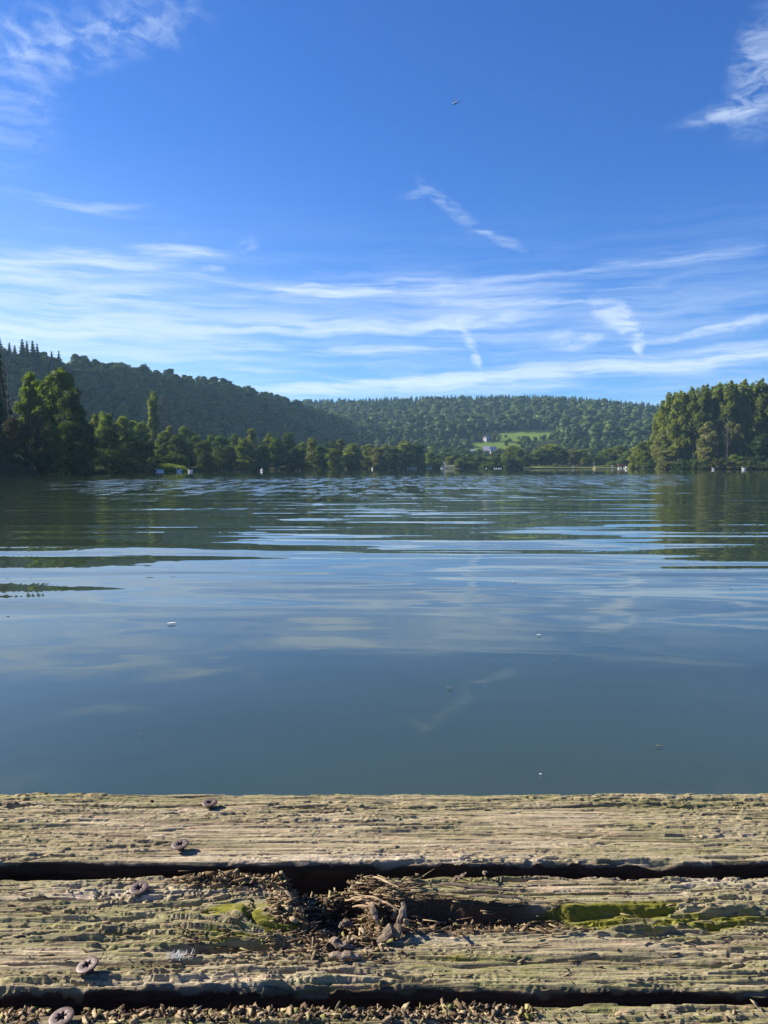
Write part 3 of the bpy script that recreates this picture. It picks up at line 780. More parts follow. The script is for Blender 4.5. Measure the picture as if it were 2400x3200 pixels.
# --- left hill
g1 = jitter_grid(-46, 2.0, 215, 830, 7.9)
keep = []
for b, r in g1:
    Rr = float(rd1f(b)); H = max(float(hgt1(b)), 0); Wd = max(2.1*H, 45)
    if H < 2 or r > Rr+26 or r < max(Rr-Wd*1.12, float(shore(b))+25): continue
    keep.append((b, r, Rr-r))
keep = np.array(keep)
order = np.argsort(keep[:, 1])
GH = 'near trees of the wood on the left hillside'
n_ind = 0; stuffp = []; stuffs = []; stufft = []
lowest = set()
cand = [i for i in range(len(keep)) if -27 < keep[i, 0] < 0]
cand.sort(key=lambda i: -keep[i, 2]/max(float(hgt1(keep[i, 0])), 5))
lowest = set(cand[:110])
hm = [poly_mesh('crown', A[0], [A[1], A[2]]) for A in near_protos]
for k_, q in enumerate(hm): q.materials.append((L_GREEN, L_DARK, L_POP, L_GREEN, L_DARK)[k_])
htr = branchy(9., .25, np.random.default_rng(5), 3, .4, .2).mesh('trunk', True); htr.materials.append(BARK)
def hill_tree(x, y, z, s, label, group, rv):
    o = empty('broadleaf_tree', (x, y, z), rng.uniform(0, 6.28)); o.scale = (s[0], s[0], s[1])
    link_mesh('trunk', htr, None, o); link_mesh('crown', hm[rv], None, o)
    tag(o, label, 'tree', group); return o
for i, (b, r, dr) in enumerate(keep):
    x = math.sin(R(b))*r; y = math.cos(R(b))*r; z = gz(x, y)-.8
    s = .78+.62*rng.random()**1.7; sv = (.45+.5*s)*rng.uniform(.88, 1.06)*.88
    if i in lowest:
        hill_tree(x, y, z, (s, sv), 'broadleaf tree at the foot of the wooded left hillside', GH, int(rng.integers(5)))
    else:
        stuffp.append((x, y, z)); stuffs.append((s, sv)); stufft.append(np.clip(.30+.32*pn(x*.012, y*.012, 3)+.36*rng.normal(), 0, 1))
me = scatter_mesh('wood', stuffp, near_protos, stuffs, stufft); me.materials.append(L_WOOD)
tag(link_mesh('hillside_wood', me), 'dense dark green wood covering the slope and crest of the left hill', 'wood', kind='stuff')
# conifers on the left crest
for i, (px, yt, hw, D, lab) in enumerate([(8, 1050, 14, 436, 'dark spire-topped spruce standing highest at the far left of the left hill crest'), (40, 1070, 9, 440, 'pale thin conifer between the spruce groups on the left crest'),
   (56, 1080, 11, 438, 'low conifer just left of the spruce cluster on the left crest'),
   (80, 1060, 13, 436, 'tallest spruce of the cluster on the left hill crest'), (94, 1066, 10, 442, 'second spruce from the left in the crest cluster'),
   (112, 1064, 12, 438, 'third spruce from the left in the crest cluster'), (126, 1074, 10, 440, 'rightmost spruce of the crest cluster'),
   (170, 1098, 10, 446, 'small conifer on the crest right of the spruce cluster'), (192, 1096, 9, 448, 'small pointed conifer on the crest where the broadleaf wood begins')]):
    tree(px, yt-3, hw*2.6, 'spruce', D*.885, L_NEED, lab, 'conifers on the left hill crest', i % 2)
for i, (px, yt, hw, D, lab) in enumerate([(331, 1200, 13, 372, 'dead brown conifer on the left hillside left of the columnar poplar'), (515, 1232, 20, 425, 'dead brown conifer behind the columnar poplar'),
   (620, 1290, 11, 440, 'dead brown conifer low on the left hillside'), (712, 1262, 9, 500, 'dead reddish conifer in the middle of the left hillside'), (730, 1240, 9, 520, 'thin dead conifer high on the left hillside'), (590, 1285, 12, 432, 'grey-brown conifer beside the lower dead conifer')]):
    tree(px, yt, hw*2.3, 'spruce', D, L_DEAD, lab, 'dead conifers on the left hillside', i % 2)

# --- far hill
g2 = jitter_grid(-13, 31, 470, 1030, 12.5)
fp = []; fs_ = []; ft = []; nind = 0
for b, r in g2:
    px = 1200+F*math.tan(R(b))
    if r < float(shore(b))+55: continue
    if px < 1180 and r < 640: continue
    x = math.sin(R(b))*r; y = math.cos(R(b))*r
    ridge = r > 700
    s = (.85+1.0*rng.random()**1.6)*(1.12 if ridge else .66); sv = (.5+.5*s)*rng.uniform(.82, 1.08)*(.86 if ridge else .62)
    inm = (1478 < px < 1627 and 608 < r < 690) or (1553 < px < 1737 and 696 < r < 794)
    if inm or not clear(b, r, 13*sv, 5*s): continue
    z = gz(x, y)-.8
    if 540 < r < 640 and 1330 < px < 2000 and nind < 40:
        nind += 1
        hill_tree(x, y, z, (s, sv), 'broadleaf tree in the valley below the far green meadow', 'trees in the valley below the meadows', int(rng.integers(5)))
        continue
    fp.append((x, y, z)); fs_.append((s, sv)); ft.append(np.clip(.32+.28*pn(x*.01, y*.01, 9)+.34*rng.normal(), 0, 1))
me = scatter_mesh('wood', fp, hill_protos, fs_, ft); me.materials.append(L_WOOD)
tag(link_mesh('far_wood', me), 'bluish green broadleaf wood covering the far hill behind the lake', 'wood', kind='stuff')
g3 = jitter_grid(-14, 31, 1010, 1125, 7.0)
cp = []; cs = []; ct = []
for b, r in g3:
    x = math.sin(R(b))*r; y = math.cos(R(b))*r
    s = rng.uniform(.55, 1.1); cp.append((x, y, gz(x, y)-.8)); cs.append((s*1.05, s*.80)); ct.append(np.clip(.12+.12*rng.normal(), 0, 1))
me = scatter_mesh('wood', cp, con_protos, cs, ct); me.materials.append(L_WOOD)
tag(link_mesh('ridge_wood', me), 'jagged line of dark conifers along the crest of the far hill', 'wood', kind='stuff')
# trees and bushes scattered on the meadows
for i, (px, yb, hpx, hw, k, mt, lab) in enumerate([(1617, 1372, 11, 3.2, 'spruce', L_NEED, 'small dark conifer on the upper meadow, leftmost of the pair'), (1623, 1374, 13, 3.8, 'spruce', L_NEED, 'small dark conifer on the upper meadow, taller of the pair'),
    (1630, 1370, 10, 3.2, 'spruce', L_NEED, 'left of two narrow conifers in the middle of the upper meadow'), (1634, 1371, 10, 3.4, 'spruce', L_NEED, 'right of two narrow conifers in the middle of the upper meadow'),
    (1667, 1370, 6, 2.6, 'spruce', L_NEED, 'tiny conifer alone on the right half of the upper meadow'), (1688, 1373, 15, 4.6, 'spruce', L_NEED, 'largest dark conifer at the right of the upper meadow'),
    (1643, 1352, 8, 5.5, 'bush', L_GREEN, 'round bush at the upper edge of the upper meadow'), (1602, 1352, 6, 5, 'bush', L_GREEN, 'pale bush at the top left of the upper meadow'),
    (1579, 1368, 10, 6, 'broad', L_GREEN, 'small tree at the left edge of the upper meadow'), (1700, 1374, 16, 9, 'broad', L_GREEN, 'broad tree beside the largest conifer on the upper meadow'),
    (1582, 1394, 20, 9, 'broad', L_DARK, 'dark round tree at the right end of the lower meadow'), (1464, 1389, 12, 7, 'broad', L_POP, 'pale rounded tree at the left end of the lower meadow'),
    (1502, 1376, 26, 10, 'broad', L_GREEN, 'tall rounded tree left of the white house on the hill'), (1540, 1378, 18, 9, 'broad', L_GREEN, 'leafy tree right of the white house on the hill'),
    (1555, 1380, 16, 8, 'broad', L_POP, 'light green tree second to the right of the white house'), (1478, 1380, 20, 9, 'broad', L_POP, 'light rounded tree second to the left of the white house')]):
    # stand it where the meadow is seen at that row
    D = 600.
    for D in np.arange(600, 900, 2.):
        p = at(px, yb, D)
        if gz(p.x, p.y) >= p.z: break
    tree(px, yb-hpx, hw, k, float(D), mt, lab, 'trees on the hillside meadows', i % 2, sink=.1)

# ================================================================== BUILDINGS
WHITE = plain('render_white', (.24,.235,.26), .8); TILE = plain('roof_slate', (.20,.19,.22), .7, var=.2); TILER = plain('roof_lilac_grey', (.34,.32,.36), .7, var=.15)
GLASS = plain('window_dark', (.03,.035,.045), .15); RED = plain('paint_red', (.42,.10,.07), .5); YELLOW = plain('paint_yellow', (.50,.33,.03), .45)
BOATW = plain('boat_white', (.50,.51,.53), .4); GREYP = plain('paint_grey', (.42,.42,.42), .6); WOODP = plain('weathered_post', (.22,.18,.13), .85, var=.3)
STONE = plain('stone_edge', (.11,.092,.07), .85, var=.2); CLOTH = plain('canvas_white', (.26,.31,.34), .8); CLOTHD = plain('clothing_dark', (.05,.06,.09), .9); SKIN = plain('skin', (.45,.29,.21), .6)
ORANGE = plain('float_orange', (.85,.36,.03), .45); GREYW = plain('wing_grey', (.36,.35,.34), .8)

def house(px, yb, w, d, hw_, hr, roofm, rz, label, nwin=3):
    for D in np.arange(560, 900, 2.):
        p = at(px, yb, D)
        if gz(p.x, p.y) >= p.z: break
    zb = gz(p.x, p.y)-.4
    o = empty('house', (p.x, p.y, zb), rz); tag(o, label, 'house')
    b = MB()
    hx, hy = w/2, d/2
    V = [(-hx,-hy,0),(hx,-hy,0),(hx,hy,0),(-hx,hy,0),(-hx,-hy,hw_),(hx,-hy,hw_),(hx,hy,hw_),(-hx,hy,hw_),(-hx,0,hw_+hr),(hx,0,hw_+hr)]
    b.add(V, [[0,1,5,4],[2,3,7,6],[1,2,6,9,5],[3,0,4,8,7]]); b.build('wall', WHITE, o)
    e = .45; rf = MB()
    for s in (-1, 1):
        k = hr/hy
        A = [(-hx-e, s*(hy+e), hw_-k*e+.05),(hx+e, s*(hy+e), hw_-k*e+.05),(hx+e, 0, hw_+hr+.05),(-hx-e, 0, hw_+hr+.05)]
        B = [(x, y, z+.22) for x, y, z in A]
        rf.add(A+B, [[0,1,2,3],[7,6,5,4],[0,4,5,1],[1,5,6,2],[2,6,7,3],[3,7,4,0]])
    r = rf.build('roof', roofm, o)
    MB().box((hx*.4, hy*.3, hw_+hr*.95), (.7,.7,1.6)).build('chimney', TILE, r)
    for i in range(nwin):
        x = -hx+w*(i+.5)/nwin
        MB().box((x, -hy-.02, hw_*.55), (w*.12, .10, hw_*.34)).build('window', GLASS, o)
    for z in (.5, 1.05):
        MB().box((-hx-.02, 0, hw_*z), (.10, d*.16, hw_*.30)).build('window', GLASS, o)
    return o
for i in range(34):
    # hedges and scrub round the edges of the two meadows
    k = i % 4
    if k == 0: px, D = rng.uniform(1550, 1745), rng.uniform(690, 698)
    elif k == 1: px, D = rng.uniform(1545, 1745), rng.uniform(788, 800)
    elif k == 2: px, D = rng.uniform(1612, 1650), rng.uniform(640, 690)
    else: px, D = (rng.uniform(1722, 1745) if rng.random() < .5 else rng.uniform(1548, 1566)), rng.uniform(705, 790)
    x = (px-1200)/F*D; z0 = gz(x, D); hh = rng.uniform(2.4, 5.)
    tree(px, HORIZ-(z0+hh-CAMH)/D*F, rng.uniform(2.2, 4.2)/D*F, 'bush', D, L_DARK if rng.random() < .6 else L_GREEN, 'hedge bush along the edge of the green hillside meadows', 'hedge bushes round the meadows', int(rng.integers(3)), sink=.3)
for px, yt, hw, D in ((1498, 1402, 16, 590), (1560, 1400, 18, 588), (1580, 1404, 18, 592), (1545, 1409, 12, 585), (1480, 1408, 14, 592), (1515, 1411, 12, 583), (1620, 1398, 18, 596), (1650, 1395, 18, 600), (1680, 1396, 20, 600), (1762, 1398, 18, 600), (1455, 1402, 18, 600), (1430, 1400, 18, 600), (1405, 1398, 18, 600)):
    tree(px, yt, hw, 'broad', D, L_GREEN, 'rounded green tree screening the foot of the lower meadow', 'trees screening the foot of the lower meadow', int(rng.integers(4)))
house(1521, 1380, 4.6, 5.6, 3.2, 2.0, TILE, R(28), 'white house with dark roof among trees beside the upper meadow', 2)
house(1520, 1417, 4.6, 5.5, 2.6, 3.0, TILER, R(-8), 'grey-lilac roofed house below the lower meadow, left of the two', 2)
house(1540, 1418, 4.6, 5.5, 2.6, 3.0, TILER, R(6), 'grey-lilac roofed house below the lower meadow, right of the two', 2)
house(1477, 1420, 3.4, 4.0, 2.6, 1.0, CLOTH, R(10), 'small white building half hidden by trees left of the grey-roofed houses', 1)

# ================================================================== LAWN, LANDING AND SHORE THINGS
def strip(name, pts_front, pts_back, z, mat, thick=.0):
    vs = [(*p, z) for p in pts_front]+[(*p, z) for p in pts_back]; n = len(pts_front)
    fs = [[i, i+1, n+i+1, n+i] for i in range(n-1)]
    if thick: 
        m0 = len(vs); vs += [(*p, z-thick) for p in pts_front]
        fs += [[m0+i, m0+i+1, i+1, i] for i in range(n-1)]
    b = MB().add(vs, fs); return b
m, t = material('bathing_lawn_grass')
pos = t.n('ShaderNodeNewGeometry').outputs['Position']
c = t.ramp(t.noise(pos, .35, 5, .6), [(.3, (.11,.15,.035)), (.7, (.165,.20,.055))])
LAWN = finish(m, t, principled(t, Base_Color=c, Roughness=.95, Specular_IOR_Level=.0))
def xy(px, D): return ((px-1200)/F*D, D)
pxs = np.linspace(1636, 2000, 26)
fr = [xy(p, np.interp(p, [1636, 1800, 2000], [388, 380, 366])) for p in pxs]
ba = [xy(p, np.interp(p, [1636, 1700, 1800, 2000], [391, 415, 426, 416])) for p in pxs]
vs = [(x, y, .56) for x, y in fr]+[(x, y, 1.0+(y-390)*.018 if y > 392 else .9) for x, y in ba]; n = len(fr)
b = MB().add(vs, [[i, i+1, n+i+1, n+i] for i in range(n-1)])
tag(b.build('lawn', LAWN), kind='structure')
wl = MB()
for i in range(n-1):
    x0, y0 = fr[i]; x1, y1 = fr[i+1]
    wl.add([(x0, y0-.5, -.5), (x1, y1-.5, -.5), (x1, y1-.5, .52), (x0, y0-.5, .52), (x0, y0+.1, .54), (x1, y1+.1, .54)], [[0,1,2,3],[3,2,5,4]])
tag(wl.build('retaining_wall', STONE), 'long low pale stone edge between the bathing lawn and the lake', 'wall')
# landing slope
b = MB(); P0 = [xy(1392, 399), xy(1442, 397)]; P1 = [xy(1388, 425), xy(1420, 430)]
b.add([(*P0[0], .12), (*P0[1], .12), (*P1[1], 1.9), (*P1[0], 1.9)], [[0,1,2,3]])
tag(b.build('slipway', plain('gravel_pale', (.20,.185,.165), .95, var=.2)), kind='structure')

def boat_hull(L, Wd, H, n=12):
    """open hull, pointed bow along +X"""
    mb = MB(); secs = []
    for i in range(n+1):
        f = i/n; x = -L/2+L*f
        w = Wd/2*(math.sin(math.pi*min(1, .28+.36*(1-f)*2))**.8 if f < .5 else max(.02, 1-((f-.5)/.5)**2.2))
        sh = H*(1+.35*max(0, f-.5)**2*4)
        secs.append([(x, w, sh), (x, w*.86, sh*.35), (x, w*.35, 0), (x, -w*.35, 0), (x, -w*.86, sh*.35), (x, -w, sh)])
    for s in secs: s += [(s[5][0], s[5][1]*.88, s[5][2]), (s[0][0]*.98, 0, H*.30), (s[0][0], s[0][1]*.88, s[0][2])]
    k = 9
    vs = [v for s in secs for v in s]
    fs = [[i*k+j, i*k+(j+1) % k, (i+1)*k+(j+1) % k, (i+1)*k+j] for i in range(n) for j in range(k)]
    fs += [[j for j in range(k)], [n*k+j for j in range(k)][::-1]]
    return mb.add(vs, fs)

def seated_person(name, loc, rz, label, cloth, group=None):
    """small sitting figure, one skinned body"""
    J = [((0,0,.12), .13), ((0,0,.34), .15), ((0,0,.52), .16), ((.0,0,.62), .065), ((.02,0,.72), .10), ((.02,0,.82), .085),
         ((.0,.20,.52), .06), ((.16,.24,.34), .05), ((.38,.18,.30), .04), ((.0,-.20,.52), .06), ((.16,-.24,.34), .05), ((.38,-.18,.30), .04),
         ((.22,.11,.12), .085), ((.44,.12,.16), .07), ((.60,.11,-.08), .05), ((.22,-.11,.12), .085), ((.44,-.12,.16), .07), ((.60,-.11,-.08), .05)]
    E = [(0,1),(1,2),(2,3),(3,4),(4,5),(2,6),(6,7),(7,8),(2,9),(9,10),(10,11),(0,12),(12,13),(13,14),(0,15),(15,16),(16,17)]
    me = bpy.data.meshes.new(name); me.from_pydata([j[0] for j in J], E, []); 
    o = bpy.data.objects.new(name, me); COL.objects.link(o); o.location = loc; o.rotation_euler = (0,0,rz)
    md = o.modifiers.new('skin', 'SKIN')
    for i, j in enumerate(J): me.skin_vertices[0].data[i].radius = (j[1], j[1])
    me.skin_vertices[0].data[0].use_root = True
    sb = o.modifiers.new('sub', 'SUBSURF'); sb.levels = 1; sb.render_levels = 1
    m, t = material('person_cloth_and_skin_'+('dark' if cloth is CLOTHD else 'light'))
    pos = t.n('ShaderNodeTexCoord').outputs['Object']; z = t.n('ShaderNodeSeparateXYZ', ins={0: pos}).outputs[2]
    base = (.05,.06,.09) if cloth is CLOTHD else (.6,.6,.6)
    c = t.mix(t.smooth(z, .60, .62), base, (.42,.27,.20)); c = t.mix(t.smooth(z, .78, .80), c, (.06,.04,.03))
    me.materials.append(finish(m, t, principled(t, Base_Color=c, Roughness=.8)))
    tag(o, label, 'person', group); return o

# rowing boat with two people
p = on_plane(1287, 1464.6, 0); D0 = 375.
p = Vector((*xy(1287, D0), 0))
o = empty('rowing_boat', (p.x, p.y, -.08), R(8)); tag(o, 'dark and pale rowing boat with two people out on the water left of the landing', 'boat')
boat_hull(4.6, 1.5, .5).build('hull', BOATW, o)
MB().box((.5, 0, .36), (.28, 1.2, .05)).build('bench', WOODP, o); MB().box((-.8, 0, .36), (.28, 1.2, .05)).build('bench', WOODP, o)
for s in (-1, 1): MB().tube([(.2, s*.6, .55), (.0, s*1.9, .1)], [.025, .05], 6).build('oar', WOODP, o)
seated_person('person', (p.x-.8, p.y-.1, .30), R(8), 'person in dark clothes seated in the stern of the rowing boat', CLOTHD)
seated_person('person', (p.x+.5, p.y+.08, .30), R(188), 'person in pale clothes seated in the bow half of the rowing boat', CLOTH)
# paddler
p = Vector((*xy(1237, 372), 0))
o = empty('kayak', (p.x, p.y, -.06), R(172)); tag(o, 'small low boat with one dark figure, left of the rowing boat', 'boat')
boat_hull(3.4, .8, .32).build('hull', GREYP, o)
MB().tube([(.2, -1.1, .35), (.25, 1.1, .9)], [.03, .03], 6).build('paddle', WOODP, o)
seated_person('person', (p.x, p.y, .14), R(172), 'person in dark clothes sitting in the small low boat', CLOTHD)

def pedal_boat(px, D, rz, label, col, roof):
    p = xy(px, D); o = empty('pedal_boat', (p[0], p[1], -.05), rz); tag(o, label, 'boat')
    for s in (-1, 1):
        b = MB(); b.tube([(-1.35, s*.55, .22), (-1.2, s*.55, .24), (.9, s*.55, .24), (1.3, s*.52, .34), (1.45, s*.5, .40)], [.12, .28, .28, .2, .05], 10, 0.9); b.build('float', col, o, True)
    MB().box((-.1, 0, .42), (1.9, 1.0, .1), .03).build('deck', col, o)
    for s in (-1, 1):
        b = MB(); b.box((-.35, s*.32, .62), (.5, .45, .12), .03); b.box((-.6, s*.32, .9), (.1, .45, .55), .03); b.build('seat', GREYP, o)
    if roof is not None:
        b = MB()
        for x in (-.7, .6):
            for s in (-.45, .45): b.tube([(x, s, .45), (x, s, 1.55)], [.03, .03], 6)
        b.build('frame', GREYP, o)
        c = MB(); c.tube([(-.95, 0, 1.56), (-.6, 0, 1.68), (.4, 0, 1.68), (.9, 0, 1.56)], [(.5, .04), (.62, .07), (.62, .07), (.5, .04)], 10); c.build('canopy', roof, o, True)
    return o
pedal_boat(1340, 385, R(10), 'white pedal boat with canopy moored left of the landing canopies', BOATW, CLOTH)
pedal_boat(1385, 388, R(-5), 'pale pedal boat with reddish deck in front of the landing canopies', BOATW, CLOTH)
pedal_boat(1862, 368, R(6), 'bright yellow pedal boat moored at the bathing lawn', YELLOW, YELLOW).scale = (1.15, 1, .8)
pedal_boat(1936, 362, R(80), 'white pedal boat left under the red roofed shelter', BOATW, None)
pedal_boat(1958, 361, R(15), 'white pedal boat right of the red roofed shelter', BOATW, None)
pedal_boat(1971, 360, R(-20), 'rightmost white pedal boat next to the white sign post', BOATW, CLOTH)

# landing canopies
for px, D, z, w, lab in [(1382, 415, 2.5, 2.1, 'upper white canopy above the boat landing'), (1388, 409, 1.2, 1.9, 'lower white canopy beside the boat landing')]:
    p = xy(px, D); g = gz(*p)
    o = empty('sun_canopy', (p[0], p[1], g), 0); tag(o, lab, 'canopy', 'canopies at the boat landing')
    zz = max(z-g+1.1, 1.8)
    b = MB()
    for x in (-w*.45, w*.45):
        for y in (-1.1, 1.1): b.tube([(x, y, 0), (x, y, zz)], [.05, .05], 6)
    b.build('pole', GREYP, o)
    c = MB(); c.add([(-w/2-.3,-1.4,zz),(w/2+.3,-1.4,zz),(w/2+.3,1.4,zz),(-w/2-.3,1.4,zz),(-w*.3,0,zz+.22),(w*.3,0,zz+.22),(-w/2-.3,-1.4,zz-.18),(w/2+.3,-1.4,zz-.18),(w/2+.3,1.4,zz-.18),(-w/2-.3,1.4,zz-.18)],
            [[0,1,5,4],[1,2,5],[2,3,4,5],[3,0,4],[6,7,1,0],[7,8,2,1],[8,9,3,2],[9,6,0,3]]); c.build('canopy', CLOTH, o)
# red roofed shelter on the lawn edge
p = xy(1941, 369); o = empty('shelter', (p[0], p[1], .85), 0); tag(o, 'small shelter with flat reddish roof on the jetty of the bathing lawn', 'shelter')
b = MB()
for x in (-1.4, 0, 1.4):
    for y in (-.7, .7): b.tube([(x, y, -.9), (x, y, 1.1)], [.06, .06], 6)
b.build('post', WOODP, o); MB().box((0, 0, 1.2), (3.6, 1.9, .18), .03).build('roof', RED, o); MB().box((0, 0, 0.02), (3.4, 1.8, .12), .02).build('platform', STONE, o); MB().box((.5, .5, .5), (1.2, .5, .7), .03).build('counter', RED, o)
# white sign post, mooring posts
p = xy(1973, 372); o = empty('sign_post', (p[0], p[1], .7)); tag(o, 'upright white sign board at the right end of the bathing lawn', 'sign')
MB().tube([(0,0,0),(0,0,.5)], [.06,.06], 6).build('post', GREYP, o); MB().box((0,-.02,1.15), (.5,.08,1.4), .01).build('board', BOATW, o)
for i, (px, h, lab) in enumerate([(1986, 1.9, 'left of two weathered mooring posts at the right end of the bathing lawn'), (1990, 2.1, 'right of two weathered mooring posts at the right end of the bathing lawn')]):
    p = xy(px, 350); b = MB(); b.tube([(0,0,-1.2),(0,0,h-.15),(0,0,h)], [.13,.12,.09], 8)
    o = b.build('mooring_post', WOODP, None, True, (p[0], p[1], 0)); tag(o, lab, 'post', 'mooring posts')
for i, (px, D, lab) in enumerate([(1791, 372, 'left white ladder rail in front of the bathing lawn'), (1912, 368, 'right white ladder rail in front of the bathing lawn')]):
    p = xy(px, D); o = empty('bathing_ladder', (p[0], p[1], 0)); tag(o, lab, 'ladder', 'bathing ladders')
    for s in (-.35, .35): MB().tube([(s, 0, -.6), (s, 0, 1.5), (s, .25, 1.75), (s, .6, 1.6), (s, .6, .8)], [.05]*5, 6).build('rail', BOATW, o, True)
    for z in (.1, .45, .8): MB().tube([(-.35, 0, z), (.35, 0, z)], [.04, .04], 6).build('rung', BOATW, o)
# picnic table and white board at the back of the lawn
p = xy(1808, 414); o = empty('picnic_table', (p[0], p[1], 1.42)); tag(o, 'reddish picnic table at the back of the bathing lawn', 'table'); o.scale = (1.3,1.3,1.3)
MB().box((0,0,.75), (1.9,.8,.06), .01).build('tabletop', RED, o)
for s in (-1, 1):
    MB().box((0, s*.75, .45), (1.9,.28,.05), .01).build('bench', RED, o)
    b = MB(); b.tube([(s*.65,-.7,0),(s*.65,.25,.75)], [.05,.05], 5); b.tube([(s*.65,.7,0),(s*.65,-.25,.75)], [.05,.05], 5); b.build('leg', RED, o)
p = xy(1853, 412); o = empty('notice_board', (p[0], p[1], 1.4)); tag(o, 'small pale notice board leaning at the back of the bathing lawn', 'sign')
MB().tube([(0,0,0),(.15,0,1.2)], [.06,.05], 6).build('post', GREYP, o); MB().box((.2,-.06,1.35), (.9,.06,.6), .01).build('board', BOATW, o)
# swim buoys
for i, px in enumerate([1520, 1547, 1553, 1559, 1565]):
    p = xy(px, 385); b = MB(); b.tube([(0,0,-.18),(0,0,-.08),(0,0,.15),(0,0,.34),(0,0,.42)], [.08,.26,.30,.20,.06], 10)
    o = b.build('marker_buoy', BOATW, None, True, (p[0]+rng.uniform(-.2,.2), p[1]+rng.uniform(-2,2), 0)); tag(o, 'small white marker buoy in the line off the far shore', 'buoy', 'white marker buoys off the far shore')
p = xy(849, 245); b = MB(); b.tube([(-.9,0,.12),(-.75,0,.2),(-.2,0,.30),(.4,0,.33),(.8,0,.25),(.95,0,.15)], [(.1,.1),(.38,.34),(.5,.5),(.5,.52),(.36,.36),(.08,.08)], 12)
o = b.build('inflatable_float', ORANGE, None, True, (p[0], p[1], .12)); tag(o, 'orange inflated float on the water in front of the left bank trees', 'float')

# ================================================================== BIRDS
def swan_meshes():
    b = MB()
    pts = [(-.62,0,.30),(-.50,0,.27),(-.30,0,.20),(-.05,0,.17),(.18,0,.17),(.34,0,.22),(.43,0,.33),(.45,0,.48),(.40,0,.62),(.37,0,.74),(.42,0,.83),(.50,0,.84),(.56,0,.81)]
    rad = [(.03,.03),(.12,.09),(.22,.18),(.26,.22),(.22,.19),(.13,.13),(.075,.075),(.055,.055),(.048,.048),(.048,.048),(.062,.06),(.055,.052),(.03,.03)]
    b.tube(pts, rad, 12); body = b.mesh('body', True)
    w = MB()
    for s in (-1, 1): w.tube([(-.68, s*.10, .40), (-.40, s*.19, .38), (-.10, s*.23, .33), (.16, s*.19, .28)], [(.02,.02),(.08,.13),(.09,.17),(.02,.04)], 8)
    wings = w.mesh('wings', True)
    k = MB(); k.tube([(.555,0,.815),(.62,0,.79),(.66,0,.775)], [(.028,.026),(.02,.014),(.008,.005)], 8); beak = k.mesh('beak', True)
    body.materials.append(plain('feathers_white', (.82,.82,.80), .8, var=.05)); wings.materials.append(body.materials[0]); beak.materials.append(ORANGE)
    return body, wings, beak
SW = swan_meshes()
def swan(px, D, rz, label, s=1.0, group='white swans on the lake'):
    p = xy(px, D); o = empty('swan', (p[0], p[1], -.05), rz); o.scale = (s, s, s)
    for n_, me in zip(('body', 'wing_pair', 'beak'), SW): link_mesh(n_, me, None, o)
    tag(o, label, 'swan', group); return o
swan(451, 172, R(80), 'small white swan alone, leftmost on the water left of the swan pair', .8)
swan(495, 164, R(172), 'left swan of the close pair below the bright reeds')
swan(507, 166, R(15), 'right swan of the close pair below the bright reeds')
swan(560, 160, R(175), 'white swan with raised neck right of the swan pair')
swan(595, 156, R(178), 'rightmost white swan of the left group, neck held low', .9)
swan(819, 182, R(100), 'white swan alone in front of the orange float', .95)
swan(1164, 300, R(100), 'tiny white swan far out in the middle of the lake', 1.1)
swan(2227, 262, R(200), 'left white swan off the right point', 1.05)
swan(2322, 258, R(178), 'right white swan off the right point', 1.25)
db = MB(); db.tube([(-.28,0,.12),(-.2,0,.10),(0,0,.08),(.14,0,.10),(.19,0,.18),(.22,0,.25),(.28,0,.25),(.34,0,.23)], [(.02,.02),(.08,.07),(.12,.10),(.08,.08),(.045,.045),(.055,.05),(.04,.035),(.012,.008)], 10)
DK = db.mesh('duck', True); DK.materials.append(plain('feathers_brown', (.20,.17,.14), .85, var=.3, scale=20.))
for i, px in enumerate([692, 700, 708, 735, 748, 762, 872, 925, 938]):
    p = xy(px, 200+8*rng.random()); o = bpy.data.objects.new('duck', DK); COL.objects.link(o); o.location = (p[0], p[1], -.02); o.rotation_euler = (0, 0, rng.uniform(0, 6.28))
    tag(o, 'small brown duck resting on the water along the left bank', 'duck', 'ducks along the left bank')

# ================================================================== REEDS
def reeds(name, label, pxa, pxb, D, hpx_fn, mat, n, wdt, depth, seed):
    rg = np.random.default_rng(seed)
    V = []; Q = []
    for i in range(n):
        px = rg.uniform(pxa, pxb); d = D+rg.uniform(0, depth); x, y = xy(px, d)
        h = hpx_fn((px-pxa)/(pxb-pxa))*d/F*rg.uniform(.65, 1.05)
        z0 = max(gz(x, y), -.3); a = rg.uniform(0, 6.28); w = wdt*rg.uniform(.6, 1.3); l = rg.normal(size=2)*h*.14
        dx, dy = math.cos(a)*w, math.sin(a)*w; k = len(V)
        V += [(x-dx, y-dy, z0), (x+dx, y+dy, z0), (x+dx*.8+l[0]*.4, y+dy*.8+l[1]*.4, z0+h*.6), (x-dx*.8+l[0]*.4, y-dy*.8+l[1]*.4, z0+h*.6), (x+l[0], y+l[1], z0+h), (x+l[0]+.02, y+l[1], z0+h)]
        Q += [[k, k+1, k+2, k+3], [k+3, k+2, k+5, k+4]]
    me = poly_mesh(name, np.array(V), [np.array(Q)]); me.materials.append(mat)
    tag(link_mesh(name, me), label, 'reeds', kind='stuff')
reeds('reed_bed', 'sunlit bright green reed clump on the bank behind the swans', 495, 592, 166, lambda f: 30*math.sin(math.pi*min(1, .35+.6*f))**.7 if f < .75 else 22*(1-f)/.25+4, L_REED, 5200, .05, 9, 1)
reeds('grey_reed_bed', 'dull grey-green reeds at the waterline of the left edge', -60, 122, 103.5, lambda f: 44*math.sin(math.pi*min(1, .45+.53*f))**.5+4, L_REEDG, 4500, .022, 3.5, 2)


